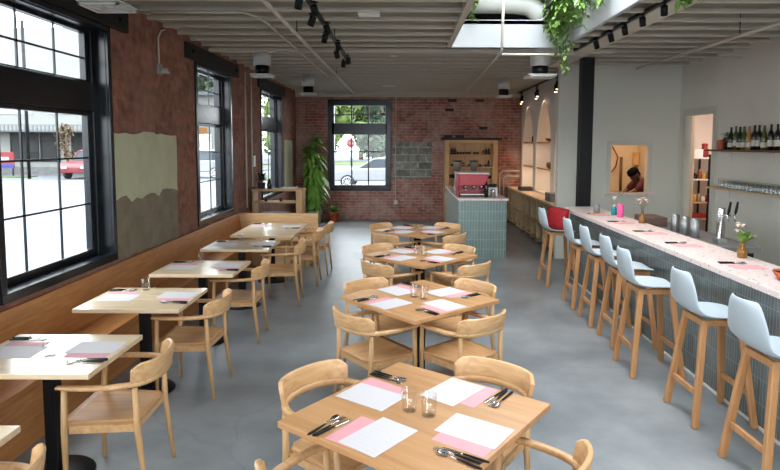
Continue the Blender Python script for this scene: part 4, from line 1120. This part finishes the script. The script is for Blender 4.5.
for k, (y, rz) in enumerate(((4.86, .5), (5.10, -.6), (5.55, .9), (5.95, -.7), (6.45, .6), (6.95, -.5), (7.6, -.4), (8.15, .7), (8.45, .3))):
    hd.put((-.795+(.045 if k % 2 else -.045), y, 3.168), rz, 'black spotlight on the left lighting track, number %s from front' % ('one two three four five six seven eight nine'.split()[k]), 'spotlights on the left track')
t_ = thing('lighting_track', 'black lighting track fixed along the beam above the bar', 'track')
B(2.40, 2.436, 3.0, 8.6, ZC-.01, ZC+.02).obj('rail', BLACK, t_)
for k, (x, y) in enumerate(((2.42, 7.55), (2.42, 7.03), (2.42, 6.6), (2.42, 6.12), (2.42, 5.62), (2.42, 5.15))):
    hd.put((2.42, y, ZC-.01), -.9+.1*k, 'black spotlight above the bar, number %s from the column' % ('one two three four five six'.split()[k]), 'spotlights on the bar track')
    light('bar_spot', 'SPOT', (2.42, y, 3.13), 26, (1.0, .84, .72), to=(2.66, y-.15, 1.05), spot_size=R(62), spot_blend=.9, shadow_soft_size=.04)
# small ceiling plates
for nme, x, y, sx, sy, lab in (('ceiling_plate', -.35, 6.15, .22, .16, 'white rectangular plate on ceiling right of black track'), ('ceiling_plate', -.15, 9.0, .09, .1, 'tiny white plate on the ceiling in mid room'),
                               ('ceiling_plate', -.33, 13.6, .3, .12, 'white strip plate on ceiling near the back wall')):
    tag(B(x-sx/2, x+sx/2, y-sy/2, y+sy/2, ZC-.022, ZC-.001).obj(nme, WHITE, bevel=.003), lab, 'plate')
t_ = thing('wall_lamp', 'small grey bulkhead lamp with conduit on left brick wall', 'lamp', (WX, 6.74, 2.80))
B(0, .03, -.05, .05, -.06, .06).obj('back_box', STEELR, t_, bevel=.004)
MB().lathe([(.03, -.02), (.05, -.06), (.055, -.075)], c=(.07, 0, .03), n=16).obj('lamp_shade', PIPE, t_)
MB().tube([(.02, -.02, .06), (.02, -.03, .34), (.03, .03, .43), (.04, .12, .46)], .010, 8).obj('conduit', PIPE, t_)
for y, z0, z1, wd in ((10.35, .85, 3.2, 'left'), (10.75, 1.2, 3.2, 'right')):
    tag(MB().tube([(WX+.02, y, z0), (WX+.02, y, z1)], .013, 8).obj('brick_wall_conduit', PIPE), '%s of two vertical conduits beside the farthest left window' % wd, 'conduit')
tag(B(WX, WX+.03, 10.85, 10.95, 1.55, 1.75).obj('switch_box', WHITE, bevel=.004), 'white switch box on brick wall above the sideboard', 'switch')
tag(B(WR-.03, WR, 8.60, 8.66, 2.0, 2.06).obj('thermostat', GREYP, bevel=.004), 'tiny grey thermostat right of the pantry doorway', 'thermostat')
tag(B(2.95, 3.00, 10.155, 10.18, 2.3, 2.42).obj('wall_sensor', WHITE, bevel=.004), 'small white wall sensor right of black column', 'sensor')
# hanging plants
def vine(name, lab, loc, strands, seed, lm=LEAF, box_=None):
    rnd = random.Random(seed); r = thing(name, lab, 'hanging plant', loc); s = MB(); l = MB()
    for (dx, dy, dz, L, n) in strands:
        pts = []; x, y = dx, dy
        for k in range(8):
            t = k/7; pts.append(Vector((x+rnd.uniform(-.02, .02), y+rnd.uniform(-.02, .02), dz-L*t)))
        s.tube(pts, .003, 5)
        for q in range(n):
            t = rnd.random(); i = min(6, int(t*7)); c = pts[i].lerp(pts[i+1], t*7-i); a = rnd.uniform(0, 2*PI)
            l.leaf(c, (math.cos(a), math.sin(a), rnd.uniform(-.6, .4)), rnd.uniform(.06, .11), rnd.uniform(.035, .06), .5)
    s.obj('stems', STEM, r); l.obj('leaves', lm, r, fix=False)
    if box_: B(*box_).obj('planter', BLACK, r, bevel=.005)
    return r
rnd = random.Random(77); S_ = []
for k in range(46):
    dx = rnd.uniform(-.16, .03); dy = -1.75*rnd.random()**1.6+.2; S_.append((dx, dy, rnd.uniform(.55, .75), rnd.uniform(.30, .62), 30))
S_ += [(-.04, -.2, .6, .95, 40), (-.02, -.32, .6, 1.1, 44), (-.10, -.2, .6, .85, 34), (-.02, -.45, .6, .78, 30), (-.05, -.1, .6, .75, 30)]
vine('hanging_vine', 'big trailing green vine spilling over white fascia corner', (2.06, 7.85, 3.33), S_, 5, LEAFB, (-.2, .08, -.6, .1, .42, .5))
vine('small_vine', 'thin trailing vine at left edge of ceiling opening', (.93, 8.10, 3.62), [(0, 0, .55, .50, 30), (.02, .01, .55, .38, 20)], 6, LEAFB, (-.06, .06, -.05, .05, .55, .63))
vine('near_vine', 'small green sprig above the bar at top picture edge', (2.33, 4.9, 3.29), [(0, 0, .0, .14, 20), (.04, .05, .0, .12, 20), (-.04, .08, .0, .16, 20), (.06, -.06, .0, .12, 18)], 7, LEAFB)

# ================================================================= KITCHEN PERSON + PANTRY
def skin_mesh(name, verts, edges, radii, mat, parent=None, sub=2, root=0):
    me = bpy.data.meshes.new(name); me.from_pydata(verts, edges, []); o = bpy.data.objects.new(name, me); COL.objects.link(o)
    if parent: o.parent = parent
    mo = o.modifiers.new('skin', 'SKIN'); mo.use_smooth_shade = True
    sv = me.skin_vertices[0].data if len(me.skin_vertices) else None
    if sv is None:
        bpy.context.view_layer.objects.active = o
    for i, rd in enumerate(radii):
        me.skin_vertices[0].data[i].radius = (rd, rd) if not isinstance(rd, tuple) else rd
        me.skin_vertices[0].data[i].use_root = (i == root)
    s = o.modifiers.new('sub', 'SUBSURF'); s.levels = sub; s.render_levels = sub
    me.materials.append(mat)
    return o
t_ = thing('person', 'person in dark cap and maroon shirt bending over in the kitchen', 'person', (4.68, 11.25, -.02))
# faces -x, bending forward
V = [(0, 0, .92), (-.02, 0, 1.07), (-.07, 0, 1.23), (-.13, 0, 1.32), (-.20, 0, 1.375),     # 0 pelvis..4 neck
     (-.245, 0, 1.42),  # 5 head base
     (-.15, -.18, 1.31), (-.33, -.22, 1.12), (-.47, -.12, 1.03),  # 6-8 near arm
     (-.15, .18, 1.31), (-.33, .22, 1.12), (-.47, .12, 1.03),     # 9-11 far arm
     (.02, -.09, .88), (-.02, -.10, .48), (.03, -.10, .07), (-.12, -.11, .035),
     (.02, .09, .88), (-.02, .10, .48), (.03, .10, .07), (-.12, .11, .035)]
E_ = [(0, 1), (1, 2), (2, 3), (3, 4), (4, 5), (3, 6), (6, 7), (7, 8), (3, 9), (9, 10), (10, 11), (0, 12), (12, 13), (13, 14), (14, 15), (0, 16), (16, 17), (17, 18), (18, 19)]
RD = [.13, .13, .15, .125, .06, .06, .07, .048, .03, .07, .048, .03, .085, .058, .04, .035, .085, .058, .04, .035]
mods_ok = True
bm_ = bpy.data.meshes.new('body')
def add_skin(name, vi, mat, grow, sub=2):
    idx = {v: i for i, v in enumerate(vi)}
    vs = [V[i] for i in vi]; es = [(idx[a], idx[b]) for a, b in E_ if a in idx and b in idx]
    me = bpy.data.meshes.new(name); bm = bmesh.new(); lay = bm.verts.layers.skin.verify()
    bv = []
    for k, i in enumerate(vi):
        v = bm.verts.new(V[i]); v[lay].radius = (RD[i]+grow, RD[i]+grow); v[lay].use_root = (k == 0); bv.append(v)
    for a, b in es: bm.edges.new((bv[a], bv[b]))
    bm.to_mesh(me); bm.free(); o = bpy.data.objects.new(name, me); COL.objects.link(o); o.parent = t_
    m = o.modifiers.new('skin', 'SKIN'); m.use_smooth_shade = True
    s = o.modifiers.new('sub', 'SUBSURF'); s.levels = sub; s.render_levels = sub
    me.materials.append(mat); return o
add_skin('body', list(range(20)), SKIN, 0)
add_skin('shirt', [0, 1, 2, 3, 6, 7, 9, 10], SHIRT, .018)
add_skin('trousers', [0, 12, 13, 14, 16, 17, 18], TROUS, .02)
hm = Matrix.Translation((-.27, 0, 1.43)) @ Euler((0, R(-38), 0)).to_matrix().to_4x4()
mb = MB(); mb.sphere((0, 0, 0), .10, (.98, .78, 1.18), 20, 14)
mb.sphere((-.098, 0, -.015), .018, (1, .7, 1.3), 8, 6); mb.sphere((-.005, -.079, -.01), .022, (.7, .4, 1.2), 8, 6); mb.sphere((-.005, .079, -.01), .022, (.7, .4, 1.2), 8, 6); mb.sphere((-.06, 0, -.085), .045, (.9, .9, .7), 10, 8)
bmesh.ops.transform(mb.bm, matrix=hm, verts=mb.bm.verts); mb.obj('head', SKIN, t_)
mb = MB(); mb.sphere((-.086, -.03, .005), .009, n=8, m=6); mb.sphere((-.086, .03, .005), .009, n=8, m=6); mb.box(-.094, -.086, -.022, .022, -.062, -.055)
bmesh.ops.transform(mb.bm, matrix=hm, verts=mb.bm.verts); mb.obj('eyes_and_mouth', HAIR, t_)
mb = MB(); mb.lathe([(.088, .02), (.108, .03), (.112, .075), (.095, .12), (.05, .142), (.001, .147)], n=22); mb.sphere((.055, 0, -.005), .06, (.8, 1.15, 1.1), 12, 8)
bmesh.ops.transform(mb.bm, matrix=hm, verts=mb.bm.verts); mb.obj('cap', CAPM, t_)
for s in (-1, 1):
    mb = MB(); w0 = Vector((-.47, s*.12, 1.03)); d = Vector((-1, -s*.15, -.25)).normalized(); sd = Vector((0, 1, 0)); 
    rr_ = [[w0+d*t+sd*math.cos(2*PI*k/10)*a+Vector((0, 0, 1))*math.sin(2*PI*k/10)*b for k in range(10)] for t, a, b in ((0, .026, .022), (.04, .036, .016), (.085, .04, .014), (.10, .036, .011))]
    mb.ring_loft(rr_)
    for k in range(4):
        b0 = w0+d*.09+sd*(-.03+.02*k); L0 = (.062, .072, .068, .052)[k]
        mb.tube([b0, b0+d*L0*.5+Vector((0, 0, -.006)), b0+d*L0*.85+Vector((0, 0, -.028))], [.009, .008, .006], 8)
    b0 = w0+d*.03-sd*s*.03; mb.tube([b0, b0+d*.03-sd*s*.025, b0+d*.06-sd*s*.03+Vector((0, 0, -.012))], [.011, .010, .007], 8)
    mb.obj('hand', SKIN, t_)
t_ = thing('kitchen_table', 'steel kitchen prep table seen through the pass-through', 'table', (4.0, 11.3, 0))
B(-.42, .30, -.45, .45, .92, .95).obj('tabletop', STEELR, t_, bevel=.003)
for sx in (-.38, .26):
    for sy in (-.4, .4): B(sx-.02, sx+.02, sy-.02, sy+.02, 0, .92).obj('leg', STEELR, t_)
pipe('kitchen_pipe', [(4.62, 12.55, 1.0), (4.62, 12.55, 1.72)], 'brown vertical pipe on the kitchen back wall', .03, plain('brown_pipe', (110, 74, 44), .5))
pipe('kitchen_hose', [(4.42, 12.55, 1.95), (4.46, 12.5, 1.85), (4.53, 12.5, 1.72), (4.49, 12.5, 1.52), (4.40, 12.5, 1.4)], 'thin curved red hose on kitchen wall', .012, SIGNR)
tag(B(4.87, 4.97, 12.48, 12.58, 1.55, 1.82).obj('wall_cabinet', CABW, bevel=.004), 'small wooden wall cabinet in the kitchen', 'cabinet')
# pantry shelving
t_ = thing('pantry_shelving', 'open pantry shelving seen through the right doorway', 'shelving', (5.85, 11.7, 0))
PZ = [1.74, 1.32, .87, .55]
for z in PZ: B(-.55, .55, -.2, .2, z-.025, z).obj('shelf', CABW if z < 1 else WHITE, t_)
for sx in (-.55, .10, .55):
    for sy in (-.19, .19): B(sx-.015, sx+.015, sy-.015, sy+.015, 0, 1.80).obj('upright', BLACK, t_)
def pan(name, lab, cat, x, z, mb, mat, y=11.58): return tag(mb.obj(name, mat, None, bevel=.004, loc=(x, y, z+.0008)), lab, cat)
pan('storage_bin', 'white bin on top pantry shelf', 'bin', 5.68, PZ[0], B(-.14, .14, -.07, .1, 0, .16), WHITE)
pan('red_bag', 'dark red bag beside the white bin in pantry', 'bag', 5.88, PZ[0], MB().lathe([(.05, 0), (.07, .02), (.075, .14), (.05, .19), (.06, .25), (.04, .27)], n=14), PAINTED)
rnd = random.Random(9)
for zi, lv in ((1, 'second'), (2, 'third')):
    for k in range(6):
        m_ = [YELL, STEELR, LABELM, PAINTED, BROWNG, COPPER][(k+zi*2) % 6]; cl = ['mustard', 'steel', 'cream', 'dark red', 'dark', 'copper'][(k+zi*2) % 6]
        h = rnd.uniform(.10, .20)
        pan('pantry_jar', '%s jar on %s pantry shelf' % (cl, lv), 'jar', 5.55+.085*k, PZ[zi], MB().lathe([(.036, 0), (.038, .005), (.038, h*.8), (.025, h*.85), (.028, h)], n=12), m_)
pan('red_tray', 'red tray on the lowest visible pantry shelf', 'tray', 5.78, PZ[3], B(-.16, .14, -.08, .1, 0, .09), PAINTED)

# ================================================================= OUTSIDE
GZ = -.12
struct('floor_ground', B(-90, 60, -60, 160, GZ-.3, GZ), ASPH)
tag(B(-9, 60, 38, 52, GZ, GZ+.02).obj('road', ROADM), 'grey road crossing beyond the back window', 'road')
tag(B(-27.5, -22.6, 35.2, 36.6, GZ, GZ+.05).obj('grass_verge', GRASS), 'thin grass verge before the shop across the lot', 'grass')
tag(B(-8.5, 14, 33.5, 36.3, GZ, GZ+.06).obj('grass_strip', GRASS), 'green grass strip between white car and road', 'grass')
tag(B(-14, 40, 58, 70, GZ, GZ+.06).obj('lawn', GRASS), 'wide lawn beyond the road under the trees', 'grass')
# shop building
t_ = thing('shop_building', 'pale two storey shop building across the parking lot', 'building', (-23.0, 39, GZ))
B(-9, 5.2, 0, 8, 0, 9.5).obj('wall', STUCCO, t_)
mb = MB(); x = -9
mb.box(-9, 5.2, -1.0, 0, 2.78, 2.88); 
while x < 5.2: mb.box(x, x+.09, -1.05, -1.0, 2.85, 3.2); x += .26
mb.box(-9, 5.2, -1.03, -1.0, 3.18, 3.25)
mb.obj('canopy', plain('canopy_grey', (92, 95, 98), .7), t_)
for a, b in ((-2.7, -.9), (-.75, .5), (1.3, 2.6), (3.4, 5.0), (-8.2, -4.6)):
    w_ = B(a, b, -.06, 0, .85, 2.75).obj('shop_window', SHOPG, t_); mb = MB(); k = a
    while k < b: mb.box(k-.03, k+.03, -.1, -.06, .85, 2.75); k += 1.0
    mb.box(a, b, -.1, -.06, 2.2, 2.28); mb.obj('window_frame', BLACK, w_)
for a in (-6.5, -3.4, -.3, 2.8):
    B(a, a+2.2, -.04, 0, 3.95, 6.0).obj('upper_window', plain('upper_glass', (128, 134, 140), .5), t_)
B(-9, 5.2, -.06, 0, 0, .5).obj('plinth', plain('stone_grey', (92, 92, 92), .9, 0, .2), t_)
t_ = thing('lamp_post', 'slim street pole in front of the pale shop', 'pole', (-21.6, 34.2, GZ)); MB().tube([(0, 0, 0), (0, 0, 9)], .09, 8).obj('pole', BLACK, t_)

t_ = thing('yard_sign', 'red and blue sign board on grass outside front window', 'sign', (-25.0, 36.9, GZ))
B(-.8, .8, -.03, .03, .5, 1.5).obj('board', SIGNR, t_); B(-.8, .8, -.045, -.03, .5, .75).obj('blue_band', SIGNB, t_); B(-.5, .5, -.045, -.03, .95, 1.2).obj('white_band', SIGNW, t_)
for s in (-.7, .7): B(s-.03, s+.03, -.03, .03, 0, .5).obj('post', BLACK, t_)
def make_car(name, lab, loc, rz, paint, kind='sedan'):
    r = thing(name, lab, 'car', loc, rz)
    # side profile along x (front at -x), extruded with tumblehome
    if kind == 'sedan':
        low = [(-2.3, .35), (-2.32, .62), (-2.15, .80), (-1.35, .93), (-.9, .96), (1.5, 1.02), (2.15, 1.0), (2.3, .8), (2.3, .38)]
        cab = [(-1.0, .95), (-.2, 1.38), (.3, 1.44), (.95, 1.40), (1.75, 1.0)]
    else:
        low = [(-2.2, .35), (-2.25, .7), (-2.1, .9), (-1.3, 1.02), (-.9, 1.05), (2.1, 1.1), (2.2, .9), (2.2, .4)]
        cab = [(-1.0, 1.03), (-.4, 1.62), (.3, 1.70), (1.6, 1.66), (2.05, 1.08)]
    mb = MB(); mb.poly([(x, -.90, z) for x, z in low], (0, 1.8, 0)); mb.obj('body', paint, r, bevel=.08, seg=3)
    mb = MB(); a = [mb.bm.verts.new((x, -.82+(.0 if z < 1.2 else .14), z)) for x, z in cab]; b = [mb.bm.verts.new((x, .82-(.0 if z < 1.2 else .14), z)) for x, z in cab]
    mb._f(a); mb._f(b); n = len(cab)
    for i in range(n): mb._f([a[i], a[(i+1) % n], b[(i+1) % n], b[i]])
    mb.obj('cabin_glass', CARG, r, bevel=.04)
    top = [c for c in cab if c[1] > 1.2]
    mb = MB(); mb.poly([(top[0][0]-.05, -.70, top[0][1]-.01)]+[(x, -.70, z+.025) for x, z in top]+[(top[-1][0]+.05, -.70, top[-1][1]-.02)], (0, 1.4, 0))
    for s in (-.78, .78):
        for x0_, x1_ in ((cab[0][0]+.02, top[0][0]), (.42, .40), (cab[-1][0]-.02, top[-1][0])):
            mb.bar((x0_, s*1.03, cab[0][1]), (x1_, s*.88, top[0][1]+.02), .07, .04)
    mb.obj('roof', paint, r, bevel=.02)
    for x in (-1.42, 1.40):
        for s in (-1, 1):
            m_ = MB().tube([(x, s*.72, .33), (x, s*.93, .33)], .33, 24).obj('wheel', TYRE, r)
            h = MB(); h.tube([(x, s*.925, .33), (x, s*.94, .33)], .07, 10)
            for k in range(10):
                a_ = 2*PI*k/10; h.bar((x+.05*math.cos(a_), s*.935, .33+.05*math.sin(a_)), (x+.22*math.cos(a_), s*.935, .33+.22*math.sin(a_)), .03, .02)
            h.tube([(x+.23*math.cos(q*PI/8), s*.935, .33+.23*math.sin(q*PI/8)) for q in range(17)], .018, 6, cap=False)
            h.obj('rim', STEEL, m_)
    B(-2.33, -2.25, -.7, -.4, .62, .74).obj('headlight', SIGNW, r); B(-2.33, -2.25, .4, .7, .62, .74).obj('headlight', SIGNW, r); B(2.24, 2.32, -.75, -.45, .75, .9).obj('tail_light', SIGNR, r); B(2.24, 2.32, .45, .75, .75, .9).obj('tail_light', SIGNR, r)
    return r
make_car('car', 'white parked sedan close outside the back window', (-1.15, 28.4, GZ), 0, CARW)
make_car('car', 'white van-like car parked outside the second left window', (-12.6, 36.2, GZ), .0, CARW, 'suv')
make_car('car', 'red car parked at right side of the pale shop', (-18.75, 36.0, GZ), PI/2, CARR, 'suv')
make_car('car', 'distant white car on road behind the stop sign', (.6, 49, GZ+.021), .3, CARW, 'suv')
# stop sign
t_ = thing('stop_sign', 'red octagonal STOP sign beyond the white sedan', 'sign', (-5.0, 57, GZ))
MB().tube([(0, 0, 0), (0, 0, 2.6)], .05, 8).obj('post', STEELR, t_)
oc = [(.46*math.cos(PI/8+k*PI/4), -.07, 2.15+.46*math.sin(PI/8+k*PI/4)) for k in range(8)]; MB().poly(oc, (0, .03, 0)).obj('border', SIGNW, t_)
oc = [(.42*math.cos(PI/8+k*PI/4), -.085, 2.15+.42*math.sin(PI/8+k*PI/4)) for k in range(8)]; MB().poly(oc, (0, .014, 0)).obj('face', SIGNR, t_)
cu = bpy.data.curves.new('stop_text', 'FONT'); cu.body = 'STOP'; cu.size = .34; cu.align_x = 'CENTER'; cu.align_y = 'CENTER'; cu.extrude = .004
tmp = bpy.data.objects.new('tmp', cu); COL.objects.link(tmp); bpy.context.view_layer.update()
me = bpy.data.meshes.new_from_object(tmp.evaluated_get(bpy.context.evaluated_depsgraph_get())); bpy.data.objects.remove(tmp)
to = bpy.data.objects.new('lettering', me); COL.objects.link(to); to.parent = t_; to.location = (0, -.095, 2.15); to.rotation_euler = (PI/2, 0, 0); me.materials.clear(); me.materials.append(SIGNW)
t_ = thing('orange_building', 'narrow timber and cream building outside the second left window', 'building', (-15.2, 49, GZ))
B(-2.6, .6, 0, 6, 0, 6).obj('wall', STUCCO, t_); B(-2.3, -.9, -.1, 0, 0, 3.4).obj('timber_panel', TIMB, t_); B(.0, .5, -.1, 0, .5, 3.4).obj('blue_panel', SIGNB, t_)
B(-3, 1, -.5, 6.3, 6, 6.3).obj('roof', plain('roof_grey', (80, 82, 84), .8), t_)
t_ = thing('white_house', 'distant white house beyond the lawn', 'house', (3.5, 96, GZ))
B(-4, 4, 0, 7, 0, 4.5).obj('wall', plain('house_white', (150, 150, 150), .9), t_); MB().poly([(-4.4, -.3, 4.5), (4.4, -.3, 4.5), (0, -.3, 7.2)], (0, 7.6, 0)).obj('roof', plain('roof_dark', (70, 70, 74), .9), t_)
for x in (-2.5, .8): B(x, x+1.2, -.06, 0, 1.2, 2.6).obj('window', SHOPG, t_)
def tree(lab, x, y, h, rad, seed, mat, n=900, base=.3, ls=.5):
    rnd = random.Random(seed); r = thing('tree', lab, 'tree', (x, y, GZ))
    tr = MB(); tr.tube([(0, 0, 0), (.1, 0, h*.35), (0, .1, h*.8)], [.03*h*.8, .022*h, .01*h], 8)
    cl = []
    for k in range(9 if rad < 2.5 else 20):
        a = rnd.uniform(0, 2*PI); q = rnd.uniform(.2, .62)*rad; c = Vector((q*math.cos(a), q*math.sin(a), h*(base+(1-base)*rnd.uniform(.12, .85)))); cl.append((c, rad*rnd.uniform(.4, .62)))
        tr.tube([(0, 0, h*.3), c], [.01*h, .004*h], 6)
    tr.obj('trunk', TRUNKM, r)
    lf = MB()
    for c, rr_ in cl:
        if rad > 2.5: lf.sphere(c, rr_*.72, (1, 1, .9), 12, 9)
    for k in range(n):
        c, rr_ = rnd.choice(cl); d = Vector((rnd.gauss(0, 1), rnd.gauss(0, 1), rnd.gauss(0, 1))).normalized(); p_ = c+d*rr_*rnd.uniform(.55, 1)
        lf.leaf(p_, (rnd.uniform(-1, 1), rnd.uniform(-1, 1), rnd.uniform(-1, .4)), ls*rnd.uniform(.7, 1.3), ls*.8, .3)
    lf.obj('foliage', mat, r, fix=False); return r
for k, (x, y, h, rad, m_, wd) in enumerate(((-9.0, 72, 12, 3.2, TREEG, 'broad pale green tree left of the stop sign'), (-5.6, 79.5, 13, 3.2, TREEG, 'tall pale green tree behind the stop sign'),
        (-2.6, 72, 12, 2.9, TREED, 'darker green tree right of the stop sign'), (5.2, 84, 13, 3.4, TREEG, 'large tree in front of the distant white house'),
        (-15.5, 80, 12, 3.6, TREEG, 'tree at far left behind the lawn'), (-1.6, 86, 11, 3.0, TREEG, 'pale tree glimpsed between the stop sign tree and darker tree'))):
    tree(wd, x, y, h, rad, k+3, m_, 2000, .04, .6)
tree('conifer shaped dark tree outside the second left window', -19.5, 60, 14, 3.6, 31, TREED, 1500, .25, .6)
tree('round green tree outside the third left window', -22.5, 70, 14, 3.8, 32, TREED, 1200, .1, .7)
tree('light green tree at left edge of front window', -26.6, 31.5, 7.0, 2.2, 33, TREEG, 1600, .45, .25)
tree('tawny slim bare tree in front of the shop', -21.0, 37.0, 3.6, .7, 34, plain('tawny_leaf', (84, 70, 46), .9, 0, .3), 350, .15, .16)
